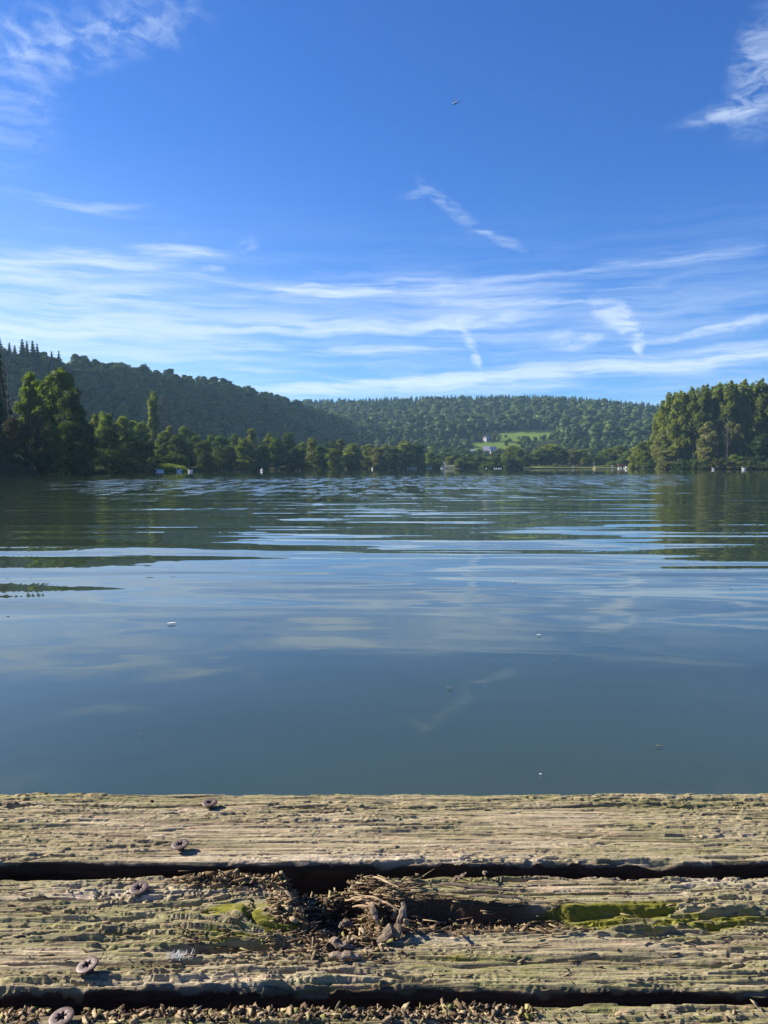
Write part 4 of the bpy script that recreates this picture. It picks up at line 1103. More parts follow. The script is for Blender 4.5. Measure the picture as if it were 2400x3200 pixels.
# ================================================================== JETTY
def crev(x, y, x0, x1, y0, wob, wid, seed):
    """mask of a fissure running along x at y0"""
    yc = y0+wob*fbm(x*9, x*0+seed, seed, 3)
    end = sstep(x0, x0+.03, x)*(1-sstep(x1-.04, x1, x))
    w = wid*(.55+.6*np.abs(pn(x*22, x*0+3.3, seed+1)))*end+1e-6
    return np.exp(-((y-yc)/w)**2)*end
def grain(x, y, seed, amp, rough=1.):
    wy = y+.0028*fbm(x*3.2, y*13, seed, 2)+.0005*pn(x*15, y*40, seed+31)
    g = .55*fbm(x*2.6, wy*105, seed+1, 3)+.55*pn(x*6, wy*300, seed+2)+.30*pn(x*20, wy*560, seed+8)
    def crk(fx, fy, lo, s_): return sstep(lo, .992, 1-np.abs(pn(x*fx, wy*fy, seed+s_)))
    g -= 4.2*crk(2.0, 46, .945, 3)*sstep(-.15, .3, pn(x*3.3, y*11, seed+4))
    g -= 3.0*crk(4.6, 112, .92, 13)*sstep(-.25, .25, pn(x*6, y*30, seed+14))
    g -= 1.9*crk(9.5, 230, .90, 15)*sstep(-.3, .3, pn(x*9, y*40, seed+16))
    fl = sstep(-.38, .22, pn(x*3.6, y*19, seed+17))
    g += fl*1.5*rough*sstep(.03, .09, pn(x*13+.5*pn(x*60, wy*110, seed+10), wy*185, seed+6))
    g += (.35+.65*fl)*.9*rough*sstep(.05, .12, pn(x*27, wy*320, seed+7))
    g += .8*fbm(x*2.2, y*9, seed+11, 2)
    return g*1e-3*amp

def top1(x, y):
    back = sstep(.775, .80, y)
    z = grain(x, y, 101, 1.05, .95)+.55*back*grain(x, y, 131, 1., 1.2)
    f = crev(x, y, -.13, .10, .792, .004, .0035, 7); z -= .007*f
    f2 = crev(x, y, -.62, -.16, .797, .006, .0028, 8); z -= .005*f2
    f3 = crev(x, y, .10, .62, .795, .005, .0022, 9); z -= .005*f3
    f4 = crev(x, y, -.6, .6, .752, .006, .0014, 12); z -= .0025*f4
    z += .0035*(1-sstep(.678, .700, y))*(.5+.5*pn(x*5, y*0, 77))
    zero = x*0
    moss = .25*back+.25*sstep(.1, .5, x)+.18*sstep(.0, .5, pn(x*4, y*12, 66))
    pale = .9*(1-sstep(.684, .700, y))*sstep(-.45, .35, pn(x*4, y*20, 55))+.5*sstep(.45, .8, pn(x*7, y*40, 56))
    return z, np.clip(moss, 0, 1), np.clip(pale, 0, 1), zero

KX, KY = -.036, .604
def top2(x, y):
    # grain swirls round the rotten knot
    ex = np.exp(-(((x-KX+.055)/.075)**2)); ky = (y-.60)
    yy = y-.020*np.exp(-(((x-KX+.05)/.065)**2+(ky/.045)**2))*np.sign(ky)*(1-np.exp(-(ky/.012)**2))
    yy = yy+.10*np.clip(x-KX+.03, -.055, .0)*np.exp(-(ky/.05)**2)*1.0
    z = grain(x, yy, 202, 1.6, 1.1)
    n = .010*fbm(x*28, y*40, 240, 3)
    # rotten hole, opening to the gap behind
    d = np.sqrt(((x-KX+n)/.040)**2+((y-.606+n*.8)/.036)**2)
    hole = 1-sstep(.55, 1.05, d)
    back = sstep(.612, .632, y)*sstep(-.088, -.074, x+n)*(1-sstep(-.036, -.022, x+n))
    hole = np.maximum(hole, back*.62)
    # trough running off to the right under a sound back edge
    yt = .5975-.016*x+.003*pn(x*11, x*0, 33); hw = .0215-.024*np.clip(x-.02, 0, .4)
    hw = np.maximum(hw, .008)
    tr = (1-sstep(.62, 1.05, np.abs(y-yt+n*.25)/hw))*sstep(-.03, .0, x)*(1-.55*sstep(.10, .22, x))
    # hollow in front-left of the hole below the mossy hump
    d2 = np.sqrt(((x+.105+n)/.052)**2+((y-.5575+n*.5-.06*(x+.10))/.0085)**2)
    hol = 1-sstep(.5, 1.1, d2)
    hump = np.exp(-(((x+.115)/.055)**2+((y-.588)/.020)**2))
    z = z+.0085*hump-.028*hole-.0165*tr*(1-hole)-.0105*hol*(1-hole)
    # bowl: the front side of the hole slopes in gently
    bowl = np.exp(-(((x-KX-.0)/.05)**2+((y-.570)/.018)**2)); z -= .005*bowl*(1-hole)
    # long splits on the sound wood
    z -= .006*crev(x, y, .05, .60, .632, .004, .0022, 14)
    z -= .005*crev(x, y, .16, .62, .572, .010, .003, 15)
    z -= .004*crev(x, y, -.62, -.10, .618, .006, .002, 16)+.004*crev(x, y, -.62, -.14, .575, .010, .0026, 17)+.004*crev(x, y, -.6, -.05, .537, .006, .0022, 18)
    z -= .004*crev(x, y, .02, .62, .540, .008, .0024, 19)
    # crumbled back edge
    z -= .006*sstep(.636, .655, y)*sstep(-.16, -.10, x)*(1-sstep(-.03, -.01, x))*(.6+.8*pn(x*60, y*80, 21))
    mo = (.80+.35*pn(x*30, y*90, 79))*tr*sstep(.075, .13, x)*(1-sstep(.42, .6, x))+.85*np.minimum(hump*1.4, 1)*sstep(-.25, .35, pn(x*22, y*75, 71)+.5*pn(x*70, y*160, 78))
    mo = mo+.9*np.exp(-((y-yt-.016)/.010)**2)*sstep(.10, .16, x)*sstep(-.2, .25, pn(x*9, y*20, 73))
    mo = mo+.50*sstep(.05, .5, pn(x*7, y*26, 72))+.22
    pale = sstep(.2, .6, pn(x*6, yy*38, 75))*.8+.8*(1-sstep(.515, .53, y))*sstep(-.3, .3, pn(x*4, y*9, 76))
    pale = pale*(1-np.clip(mo-.3, 0, 1)*.6)
    wall_shade = (1-sstep(1.0, 1.5, np.abs(y-yt+n*.25)/hw))*sstep(-.03, .0, x)
    rot = np.clip(np.maximum(1-sstep(.95, 1.25, d), wall_shade*(1-sstep(.10, .16, x))), 0, 1)  # rotten wood, widened over the trough wall to colour in its shade
    return z, np.clip(mo, 0, 1), np.clip(pale, 0, 1), rot

def top3(x, y):
    z = grain(x, y, 303, 1.1, 1.2)-.004*sstep(.478, .497, y)*(1-sstep(.0, .2, x))
    return z, np.clip(.3+.5*pn(x*7, y*26, 82), 0, 1), np.clip(pn(x*6, y*38, 85), 0, 1), .5*sstep(.470, .485, y)*(1-sstep(.0, .15, x))
def topn(x, y): 
    z = grain(x, y, 404, .9, 1.)
    return z, np.clip(.3+.5*pn(x*7, y*26, 92), 0, 1), np.clip(pn(x*6, y*38, 95), 0, 1), x*0

THICK = .046
def plank(yf, yb, top, dy, dx, seed, edge=1., half=.55, ext=1.7):
    xs = np.concatenate([np.linspace(-ext, -half, int((ext-half)/.010)), np.arange(-half+dx, half, dx), np.linspace(half, ext, int((ext-half)/.010))])
    ny = max(int((yb-yf)/dy), 12); t = np.linspace(0, 1, ny)
    fe = yf+edge*(.0022*fbm(xs*7, xs*0+1.5, seed, 3)+.0012*pn(xs*70, xs*0+2.5, seed+5))
    be = yb+edge*(.0028*fbm(xs*6, xs*0+7.5, seed+2, 3)+.0016*pn(xs*55, xs*0+4.5, seed+6))
    Y = fe[None]+(be-fe)[None]*t[:, None]; X = np.broadcast_to(xs[None], Y.shape)
    Z, mo, pa, ro = top(X, Y)
    d = np.minimum(Y-fe[None], be[None]-Y); Z = Z-.0032*(1-np.clip(d/.006, 0, 1))**2
    nk = 14
    def skirt(z0, y0, sgn):
        zz = []; yy = []
        for k in range(1, nk+1):
            f = (k/nk)**1.3; z = z0*(1-f)+(-THICK)*f
            yy.append(y0+sgn*(-.0015*f+.0016*fbm(xs*11, z*90, seed+9, 3)+.0008*pn(xs*50, z*300, seed+12))); zz.append(z)
        return np.array(zz), np.array(yy)
    fz, fy = skirt(Z[0], fe, -1); bz, by = skirt(Z[-1], be, 1)
    ZZ = np.concatenate([fz[::-1], Z, bz]); YY = np.concatenate([fy[::-1], Y, by]); XX = np.broadcast_to(xs[None], ZZ.shape)
    pad = lambda a: np.concatenate([np.zeros_like(fz), a, np.zeros_like(bz)])
    side = np.concatenate([np.ones_like(fz), .75*(1-np.clip((Y-fe[None])/.0035, 0, 1)), np.ones_like(bz)])  # sides, plus the front rim toned dark in place of shade
    nrw, nc = ZZ.shape; ii = np.arange(nrw*nc).reshape(nrw, nc)
    q = np.stack([ii[:-1, :-1], ii[:-1, 1:], ii[1:, 1:], ii[1:, :-1]], -1).reshape(-1, 4)
    qb = np.stack([ii[-1, :-1], ii[-1, 1:], ii[0, 1:], ii[0, :-1]], -1)
    caps = [ii[:, 0][None, ::1], ii[:, -1][None, ::-1]]
    me = poly_mesh('plank', np.stack([XX, YY, ZZ+DECK], -1).reshape(-1, 3), [np.concatenate([q, qb])]+caps, smooth=False)
    me.polygons.foreach_set('use_smooth', np.ones(len(me.polygons), dtype=bool))
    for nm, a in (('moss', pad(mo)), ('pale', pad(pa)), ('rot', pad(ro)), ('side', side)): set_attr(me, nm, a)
    return me

m, t = material('weathered_deck_wood')
pos = t.n('ShaderNodeNewGeometry').outputs['Position']
def st(sx, sy, det=4, ro=.6, loc=(0,0,0), dist_=0.): return t.noise(t.mapping(pos, loc=loc, scale=(sx, sy, sy*.6)), 1., det, ro, dist_)
w1 = st(6, 190, 6, .70); w2 = st(16, 560, 4, .64, (3,1,0)); w3 = st(7, 30, 3, .55, (1,7,0)); w4 = st(26, 90, 4, .65, (9,2,0)); w5 = st(160, 260, 3, .6, (4,4,0))
base = t.ramp(w1, [(.31, (.075,.055,.036)), (.44, (.220,.178,.116)), (.57, (.360,.295,.192)), (.75, (.550,.460,.325))])
base = t.mix(t.smooth(w2, .50, .68, 0., .7), base, (.095,.07,.045))
base = t.mix(t.smooth(w4, .54, .70, 0., .62), base, (.42,.275,.185))                 # fresher pinkish fibre
pal = t.mix(w2, (.36,.29,.215), (.52,.44,.345))
base = t.mix(t.math('MULTIPLY', t.attr('pale'), t.smooth(w4, .36, .60)), base, pal)
alg = t.mix(w5, (.105,.110,.040), (.225,.215,.088))
fa = t.math('MULTIPLY', t.smooth(t.math('ADD', t.math('MULTIPLY', w3, .62), t.math('MULTIPLY', t.attr('moss'), .45)), .25, .53), t.smooth(w2, .66, .36))
base = t.mix(t.math('MULTIPLY', fa, .92), base, alg)
mos = t.mix(w5, (.070,.076,.015), (.225,.205,.036))
fm = t.smooth(t.math('ADD', t.attr('moss'), t.math('MULTIPLY', t.math('SUBTRACT', w4, .5), 1.3)), .72, .98)
base = t.mix(fm, base, mos)
rot_shade = t.mix(w5, (.024,.014,.009), (.085,.052,.030))  # rotten wood brown, taken darker to stand in for shade in the trough
base = t.mix(t.math('MULTIPLY', t.attr('rot'), .9), base, rot_shade)
sd = t.ramp(w1, [(.3, (.022,.017,.013)), (.7, (.075,.052,.038))])  # unbleached side wood, darkened further to stand in for shade in the gap
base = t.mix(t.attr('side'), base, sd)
h = t.math('ADD', t.math('MULTIPLY', w2, .0016), t.math('MULTIPLY', w5, .0012))
bp = t.n('ShaderNodeBump', ins={'Strength': .8, 'Distance': 1., 'Height': h})
finish(m, t, principled(t, Base_Color=base, Roughness=.9, Specular_IOR_Level=.04, Normal=bp))
DECKM = m

jet = empty('wooden_jetty', (0, 0, 0)); tag(jet, 'weathered mossy wooden jetty of wide boards in the foreground', 'jetty')
PL = []
spec = [(.678, .829, top1, .0009, .0011, 1, 1.), (.5095, .6545, top2, .00075, .0010, 2, 1.25), (.350, .4945, top3, .0010, .0011, 3, 1.2)]
for yf, yb, tp, dy, dx, sd_, ed in spec:
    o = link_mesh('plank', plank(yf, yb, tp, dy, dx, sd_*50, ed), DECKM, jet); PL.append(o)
PL[0]['label'] = 'outer board next to the water with even olive grain'
PL[1]['label'] = 'middle board with a rotten hole and bright moss'
PL[2]['label'] = 'nearest board covered with wood crumbs'
y = .326
for i in range(9):
    o = link_mesh('plank', plank(y-.145, y, topn, .006, .008, 400+i*20, 1.), DECKM, jet); y -= .168
JW = plain('joist_wood', (.10,.075,.05), .9, var=.3, scale=12.)
for x in (-.20, 1.15, -1.45):
    MB().box((x, -.26, DECK-.046-.085), (.09, 2.1, .165), .004).build('joist', JW, jet)
for x in (-1.45, 1.15):
    for yy in (.45, -1.0):
        MB().tube([(x+.11, yy, -1.6), (x+.11, yy, DECK-.05)], [.075, .07], 14).build('post', JW, jet, True)

# ---- screws
m, t = material('rusty_screw_metal')
tc = t.n('ShaderNodeTexCoord').outputs['Object']
r1 = t.noise(tc, 260., 5, .7); r2 = t.noise(tc, 900., 3, .6)
c = t.ramp(r1, [(.3, (.045,.025,.019)), (.55, (.10,.062,.052)), (.75, (.18,.125,.112))])
finish(m, t, principled(t, Base_Color=c, Roughness=.6, Metallic=.2, Normal=t.n('ShaderNodeBump', ins={'Strength': .25, 'Distance': .0006, 'Height': r2})))
SCRM = m
m, t = material('screw_recess_dark')
SCRD = finish(m, t, principled(t, Base_Color=(.02,.014,.012), Roughness=.9))  # near-black floor of the star recess
def screw_mesh():
    n = 72; A = [2*math.pi*k/n for k in range(n)]
    mm = .001
    tor = [2.9*mm+.75*mm*math.cos(6*a) for a in A]
    rings = [([.0001]*n, -3.0), ([r*.9 for r in tor], -3.0), (tor, -.15), ([r+.35*mm for r in tor], .05), ([5.6*mm]*n, .10), ([7.3*mm]*n, -.10), ([7.9*mm]*n, -.45), ([8.0*mm]*n, -.95), ([7.6*mm]*n, -1.35), ([5.2*mm]*n, -2.6), ([3.3*mm]*n, -4.6), ([3.1*mm]*n, -6.), ([3.1*mm]*n, -26.)]
    V = [(rr[k]*math.cos(A[k]), rr[k]*math.sin(A[k]), z*mm) for rr, z in rings for k in range(n)]
    Fq = np.array([[i*n+k, i*n+(k+1) % n, (i+1)*n+(k+1) % n, (i+1)*n+k] for i in range(len(rings)-1) for k in range(n)])
    mi = np.array([1 if i < 1 else 0 for i in range(len(rings)-1) for k in range(n)])
    me = poly_mesh('screw', np.array(V), [Fq[:, ::-1]], True, mi)
    return me
scm = screw_mesh(); scm.materials.append(SCRM); scm.materials.append(SCRD)
tops = [top1, top1, top2, top2, top3]
for i, (px, py, b, tx, ty, up) in enumerate([(655, 2506, 0, 4, -6, .0055), (563, 2636, 0, 7, -5, .0065), (434, 2773, 1, 5, -9, .0065), (272, 3013, 1, 6, -13, .006), (191, 3176, 2, 6, -8, .006)]):
    p = on_plane(px, py, DECK+up+.003)
    zz = float(tops[i](np.array([p.x]), np.array([p.y]))[0][0])
    p = on_plane(px, py, DECK+max(zz, -.001)+up)
    o = link_mesh('screw', scm, None, PL[b], p, (R(tx), R(ty), rng.uniform(0, 1)))
    o['label'] = ['rusty star-socket screw nearest the water edge of the outer board', 'rusty star-socket screw nearest the gap on the outer board', 'rusty star-socket screw nearest the gap on the middle board',
                  'rusty tilted star-socket screw at the near side of the middle board', 'rusty star-socket screw at the bottom left on the nearest board'][i]

# ---- crumbs of rotten wood (uncountable litter)
m, t = material('wood_crumb')
tn = t.attr('tint'); pos = t.n('ShaderNodeNewGeometry').outputs['Position']
c = t.ramp(tn, [(0., (.05,.034,.022)), (.35, (.11,.075,.045)), (.62, (.21,.155,.095)), (.82, (.34,.265,.165)), (.9, (.20,.20,.065)), (1., (.15,.16,.04))])
c = t.mix(t.smooth(t.noise(pos, 700., 3, .6), .4, .65, 0., .5), c, (.10,.07,.045))
CRM = finish(m, t, principled(t, Base_Color=c, Roughness=.95, Specular_IOR_Level=.03))
rg = np.random.default_rng(77)
CB = np.array([[-1,-1,-1],[1,-1,-1],[1,1,-1],[-1,1,-1],[-1,-1,1],[1,-1,1],[1,1,1],[-1,1,1]])*.5
CQ = np.array([[0,3,2,1],[4,5,6,7],[0,1,5,4],[1,2,6,5],[2,3,7,6],[3,0,4,7]])
def chip_verts(d, rot):
    v = CB*np.array(d)*(1+.32*rg.normal(size=(8, 1)))*np.where(np.abs(CB[:, :1]) > 0, 1, 1)
    v[:, 0] += rg.normal(size=8)*d[0]*.12
    return v @ np.array(Euler(rot).to_matrix()).T
CV = []; CQs = []; CT = []
SCR_XY = [on_plane(px, py, DECK) for px, py in ((655,2506),(563,2636),(434,2773),(272,3013),(191,3176))]
def crumb(x, y, z, s, tint, flat=1.):
    if min(math.hypot(x-q.x, y-q.y) for q in SCR_XY) < .013: return
    s = min(s*(.20+.68*rg.random()**2.6), .0036)
    if pn(x*55, y*70, 99)+.55*rg.normal() < -.25: return
    d = (s*rg.uniform(.9, 2.8), s*rg.uniform(.4, 1.), s*rg.uniform(.15, .5))
    v = CB*np.array(d)*(1+.24*rg.normal(size=(8, 1)))
    v += rg.normal(size=(8, 3))*s*.13
    v = v @ np.array(Euler((rg.normal()*.45*flat, rg.normal()*.45*flat, rg.uniform(0, 6.28))).to_matrix()).T
    k = sum(len(a) for a in CV[-1:])*0+len(CV)*8
    CV.append(v+np.array([x, y, z])); CQs.append(CQ+k); CT.append(np.full(8, tint))
def zt(tp, x, y): return DECK+float(tp(np.array([x]), np.array([y]))[0][0])
def zts(tp, X, Y): return DECK+tp(np.array(X), np.array(Y))[0]
def field(tp, X, Y, smin, smax, lift=.5, dark=.0):
    Zs = zts(tp, X, Y)
    for x, y_, z in zip(X, Y, Zs):
        s = rg.uniform(smin, smax)*(1.8 if rg.random() < .08 else 1)
        crumb(x, y_, z+s*.12+rg.random()*s*lift*.8, s, float(np.clip(rg.beta(1.6, 1.6)-dark, 0, 1)))
# in the hole
n = 3600; X = KX+rg.normal(size=n)*.026+.004; Yc = .600+rg.normal(size=n)*.022; ok = (Yc < .652) & (Yc > .54)
field(top2, X[ok], Yc[ok], .0020, .0055, 1.0)
n = 700; X = rg.uniform(-.092, -.015, n); Yc = rg.uniform(.622, .652, n); field(top2, X, Yc, .0020, .0055, 1.2)
# trough to the right of the hole
n = 2200; X = rg.uniform(-.005, .115, n); Yc = .5960-.016*X+rg.normal(size=n)*.0075
field(top2, X, Yc, .0018, .0045, .8)
# crumbling back edge left of the hole
n = 2600; X = rg.uniform(-.165, -.03, n); Yc = .652-np.abs(rg.normal(size=n))*.010
field(top2, X, Yc, .002, .0050, 1.2)
n = 170; X = rg.uniform(-.16, .02, n); Yc = .551+rg.normal(size=n)*.006
field(top2, X, Yc, .0015, .0035, .5)
# the nearest board, thick on the left
n = 4600; X = -.36+rg.random(n)**.9*.46; Yc = .4935-np.abs(rg.normal(size=n))*.0080
field(top3, X, Yc, .0018, .0055, .15)
n = 350; X = rg.uniform(.05, .36, n); Yc = .488-np.abs(rg.normal(size=n))*.008
field(top3, X, Yc, .0015, .0035, .5)
# thinly over the middle and outer boards
n = 700; X = rg.uniform(-.36, .36, n); Yc = rg.uniform(.515, .648, n); field(top2, X, Yc, .0010, .0026, .2)
n = 240; X = rg.uniform(-.4, .4, n); Yc = rg.uniform(.685, .82, n); field(top1, X, Yc, .0010, .0022, .2)
def fibre(x, y, z, L, w, a, dip, tint):
    k = len(CV)*8
    dv = np.array([math.cos(a)*math.cos(dip), math.sin(a)*math.cos(dip), math.sin(dip)]); sd = np.array([-math.sin(a), math.cos(a), 0]); up = np.cross(dv, sd)
    c = np.array([x, y, z]); bow = sd*rg.normal()*L*.06
    v = [c-dv*L/2+sx*sd*w*.35+uy*up*w*.2 for sx, uy in ((-1,-1),(1,-1),(1,1),(-1,1))]+[c+dv*L/2+bow+sx*sd*w*.25+uy*up*w*.15 for sx, uy in ((-1,-1),(1,-1),(1,1),(-1,1))]
    CV.append(np.array(v)); CQs.append(CQ+k); CT.append(np.full(8, tint))
def fibres(n, X, Yc, L0, L1, lift):
    Zs = zts(top2, X, Yc)
    for x, y_, z in zip(X, Yc, Zs): fibre(x, y_, z+rg.uniform(.0005, lift), rg.uniform(L0, L1), rg.uniform(.0006, .0018), rg.normal()*.28, rg.normal()*.16, float(np.clip(rg.beta(1.8, 1.6)*.88, 0, .86)))
n = 420; A_ = rg.uniform(0, 6.28, n); R_ = rg.uniform(.75, 1.25, n); fibres(n, KX+np.cos(A_)*.045*R_, np.clip(.602+np.sin(A_)*.036*R_, .52, .653), .005, .018, .003)
n = 260; fibres(n, KX+.02+rg.normal(size=n)*.03, .628+rg.normal(size=n)*.010, .006, .020, .006)
n = 300; X = rg.uniform(.0, .16, n); fibres(n, X, .5955-.016*X+rg.normal(size=n)*.012, .006, .022, .003)
n = 160; X = rg.uniform(-.16, -.05, n); fibres(n, X, .556+rg.normal(size=n)*.006, .005, .016, .003)
n = 200; X = rg.uniform(-.18, -.04, n); fibres(n, X, .648+rg.normal(size=n)*.004, .005, .014, .003)
n = 260; X = rg.uniform(-.36, .36, n); fibres(n, X, rg.uniform(.515, .65, n), .004, .012, .0008)
# in the gaps, on the joist
n = 90; X = rg.uniform(-.25, -.15, n); Yc = rg.uniform(.656, .677, n)
for x, y_ in zip(X, Yc): crumb(x, y_, DECK-.043, .004, rg.random())
me = poly_mesh('wood_crumbs', np.concatenate(CV), [np.concatenate(CQs)]); set_attr(me, 'tint', np.concatenate(CT)); me.materials.append(CRM)
tag(link_mesh('wood_crumbs', me), 'loose crumbs and flakes of rotten wood in the hole and on the boards', 'wood crumbs', kind='stuff')

# ---- single splinters one can point to
def fibrous(name, d, l):
    m, t = material(name)
    tc = t.n('ShaderNodeTexCoord').outputs['Object']
    nz = t.noise(t.mapping(tc, scale=(60, 900, 900)), 1., 4, .65)
    bp = t.n('ShaderNodeBump', ins={'Strength': 1., 'Distance': 1., 'Height': t.math('MULTIPLY', nz, .0012)})
    return finish(m, t, principled(t, Base_Color=t.ramp(nz, [(.32, d), (.68, l)]), Roughness=.92, Specular_IOR_Level=.04, Normal=bp))
FIB = plain('splinter_pale', (.36,.25,.14), .85, var=.3, scale=90.); FIBD = fibrous('splinter_dark_grey', (.06,.042,.03), (.22,.17,.125)); FIBP = fibrous('splinter_brown_grey', (.10,.07,.05), (.32,.245,.185))
def splinter(px, py, tp, L, Wd, T, rot, mat, label, lift=.0, group=None):
    p = on_plane(px, py, DECK); z = zt(tp, p.x, p.y)
    mb = MB(); n = 9
    pts = []; rad = []
    for i in range(n):
        f = i/(n-1); e = math.sin(math.pi*min(.97, .16+f*.72))**.6
        pts.append(((f-.5)*L, .08*Wd*math.sin(f*7)+rg.normal()*.10*Wd, T*.4*math.sin(f*4)+rg.normal()*.14*T)); rad.append((Wd*.42*e*rg.uniform(.8, 1.1), T*.32*e*rg.uniform(.8, 1.15)))
    mb.tube(pts, rad, 8)
    o = mb.build('wood_splinter', mat, None, False, (p.x, p.y, max(z, DECK-.012)+lift), rot)
    tag(o, label, 'splinter', group); return o
splinter(1252, 2856, top2, .024, .0075, .004, (R(10), R(-68), R(70)), FIBP, 'pinkish grey splinter standing upright at the right rim of the rotten hole', .008)
splinter(1225, 2925, top2, .026, .013, .009, (R(10), R(-20), R(35)), FIBD, 'thick grey-brown chunk lying in front of the upright splinter', .004)
splinter(1170, 2835, top2, .018, .006, .003, (R(20), R(30), R(-60)), FIBP, 'flat pinkish flake leaning in the back half of the hole', .007)
for i, (px, py, L, a, lf) in enumerate([(1150, 2790, .030, -12, .007), (1170, 2800, .036, -18, .009), (1185, 2812, .034, -24, .006), (1130, 2796, .028, -2, .007), (1195, 2826, .030, -30, .008), (1160, 2812, .032, -10, .005), (1205, 2800, .026, -35, .010)]):
    splinter(px, py, top2, L, .0035, .0022, (R(rg.normal()*8), R(rg.normal()*6), R(a)), FIB, 'one of the pale orange splinters stacked at the back of the rotten hole', lf, 'pale orange splinters at the back of the hole')
splinter(1436, 2762, top2, .015, .006, .004, (R(0), R(-35), R(20)), FIBD, 'dark curled flake standing on the back edge of the middle board', .005)
splinter(1515, 2748, top2, .008, .005, .003, (0, R(10), R(80)), FIBP, 'small pale flake beside the dark curled flake', .003)
splinter(1085, 2860, top2, .016, .009, .007, (R(20), R(15), R(50)), FIBD, 'mossy grey lump in the middle of the rotten hole', .004)
splinter(1060, 2950, top2, .020, .010, .006, (R(8), R(-6), R(-15)), FIBP, 'pale lump at the near rim of the rotten hole', .004)
splinter(1080, 3005, top2, .024, .009, .005, (R(5), R(0), R(5)), FIBP, 'flat pale flake in front of the rotten hole', .003)
splinter(120, 2862, top2, .030, .0035, .003, (R(0), R(2), R(-4)), FIBD, 'long grey sliver lying at the left of the middle board', .003)
# ridge of overhanging wood at the right of the hole
splinter(1480, 2805, top2, .060, .0060, .0030, (R(8), R(1), R(-5)), FIBD, 'long grey strip peeling off above the dark cleft', .009)
splinter(1560, 2822, top2, .050, .0045, .0026, (R(8), R(1), R(-3)), FIBD, 'lower grey strip peeling off over the cleft beside the moss', .006)
# white tuft
p = on_plane(560, 3000, DECK); z = zt(top2, p.x, p.y)
V = []; Q = []
for i in range(170):
    a = rg.uniform(0, 6.28); e = rg.uniform(.15, 1.4); L = rg.uniform(.0015, .0045); c0 = np.array([p.x+rg.normal()*.0045, p.y+rg.normal()*.0022, z+.0005])
    dv = np.array([math.cos(a)*math.cos(e), math.sin(a)*math.cos(e), math.sin(e)])*L; w = np.array([-math.sin(a), math.cos(a), 0])*.00011
    k = len(V); V += [c0-w, c0+w, c0+dv+w*.4, c0+dv-w*.4]; Q.append([k, k+1, k+2, k+3])
me = poly_mesh('down_tuft', np.array(V), [np.array(Q)]); me.materials.append(plain('down_white', (.75,.77,.76), .9, var=.05))
tag(link_mesh('down_tuft', me), 'white downy tuft stuck to the middle board in front of the mossy hump', 'tuft')

# ================================================================== SMALL THINGS ON THE WATER AND IN THE AIR
def feather(px, py, L, rz, label, name='feather', mat=None, cat='feather', group=None):
    p = on_plane(px, py, .004); n = 10; V = []; Q = []
    for i in range(n):
        f = i/(n-1); w = L*.17*math.sin(math.pi*min(.98, .1+.85*f))**.7; z = L*.20*(f-.4)**2+.003
        for s in (-1, -.35, .35, 1): V.append(((f-.5)*L, w*s, z+abs(s)*w*.55))
        for s in (1, .35, -.35, -1): V.append(((f-.5)*L, w*s, z+abs(s)*w*.55-.0015))
    for i in range(n-1):
        for k in range(8): Q.append([i*8+k, i*8+(k+1) % 8, (i+1)*8+(k+1) % 8, (i+1)*8+k])
    mb = MB().add(V, Q); o = mb.build(name, mat or FEA, None, True, p, (0, 0, rz)); tag(o, label, cat, group); return o
FEA = plain('feather_white', (.55,.55,.54), .8, var=.05); FLEAF = plain('fallen_leaf', (.16,.15,.07), .7, var=.3, scale=40.)
feather(537, 1950, .062, R(15), 'curled white feather floating on the water left of centre')
feather(1607, 1818, .042, R(-20), 'small white feather floating far out right of centre')
feather(1684, 1986, .030, R(10), 'small white feather floating on the blue water right of centre')
feather(1689, 2421, .010, R(-50), 'tiny white fleck floating near the board edge right of centre')
for px, py, L, a, lab in [(1403, 2153, .026, 10, 'small dark leaf floating in mid water right of centre'), (2057, 2333, .022, -10, 'small dark leaf floating near the right before the jetty'), (1733, 2066, .020, 30, 'small dark leaf floating above the teal near water'), (440, 2296, .012, 60, 'tiny pale-brown leaf fleck floating at the left before the jetty')]:
    feather(px, py, L, R(a), lab, 'floating_leaf', FLEAF, 'leaf')
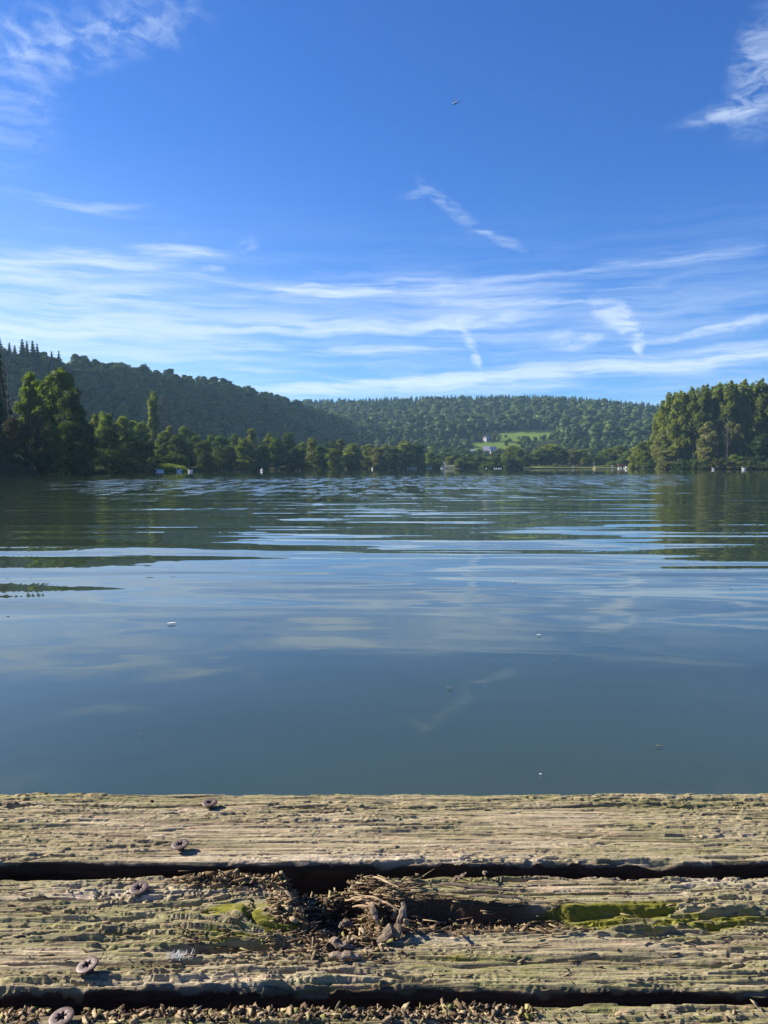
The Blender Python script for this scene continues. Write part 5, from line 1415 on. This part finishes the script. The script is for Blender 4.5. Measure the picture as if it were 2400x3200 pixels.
# dragonfly
DARKB = plain('insect_body', (.02,.02,.035), .4); 
m, t = material('insect_wing')
WING = finish(m, t, t.n('ShaderNodeMixShader', ins={0: .78, 1: principled(t, Base_Color=(.45,.5,.5), Roughness=.3), 2: t.n('ShaderNodeBsdfTransparent')}))
p = at(1423, 324, 5.2); o = empty('dragonfly', p); o.rotation_euler = Euler((0, R(24), R(180))); tag(o, 'dark dragonfly hovering in the upper blue sky', 'dragonfly')
b = MB(); b.tube([(.016,0,0),(.013,0,.001),(.008,0,0),(.0,0,.001),(-.006,0,0),(-.012,0,.0005),(-.024,0,.001),(-.037,0,.0015),(-.040,0,.0015)], [.0012,.0036,.0024,.0046,.0036,.0017,.0015,.0014,.0004], 10); b.build('body', DARKB, o, True)
for k_, (x, s, sw) in enumerate([(.004,1,.006),(.004,-1,.006),(-.003,1,-.008),(-.003,-1,-.008)]):
    v = [(x-.003,s*.002,.004),(x+.003,s*.002,.004),(x+sw+.004,s*.020,.018),(x+sw+.002,s*.031,.026),(x+sw-.004,s*.032,.027),(x+sw-.008,s*.018,.016)]
    MB().add(v+[(a,b_,c_+.0003) for a,b_,c_ in v], [[0,1,2,3,4,5],[11,10,9,8,7,6]]+[[i,6+i,6+(i+1)%6,(i+1)%6] for i in range(6)]).build('wing', WING, o)
# far bird
p = at(1751, 836, 140.); o = empty('bird', p, R(30)); tag(o, 'tiny dark bird high above the far hill', 'bird')
b = MB(); b.tube([(.17,0,0),(.12,0,.01),(.02,0,0),(-.08,0,0),(-.18,0,.005)], [.01,.035,.05,.035,.012], 8); b.build('body', DARKB, o, True)
for s in (-1, 1):
    v = [(.07,s*.03,.0),(-.05,s*.03,0),(-.09,s*.20,.07),(-.10,s*.34,.05),(.0,s*.20,.08)]
    MB().add(v+[(a,c,d+.006) for a,c,d in v], [[0,1,2,3,4],[9,8,7,6,5]]+[[i,5+i,5+(i+1)%5,(i+1)%5] for i in range(5)]).build('wing', DARKB, o)

# ================================================================== AIR
m, t = material('air_haze')
vp = t.n('ShaderNodeVolumePrincipled', ins={'Color': (.42,.72,1.,1), 'Density': .00013, 'Anisotropy': .2})
ov = t.N.new('ShaderNodeOutputMaterial'); t.L.new(vp.outputs[0], ov.inputs['Volume'])
hz = MB().box((0, 0, 62.), (3160, 3160, 132.)).build('haze', m)
tag(hz, kind='stuff'); hz['label'] = 'pale blue summer haze over the lake and hills'; hz['category'] = 'haze'
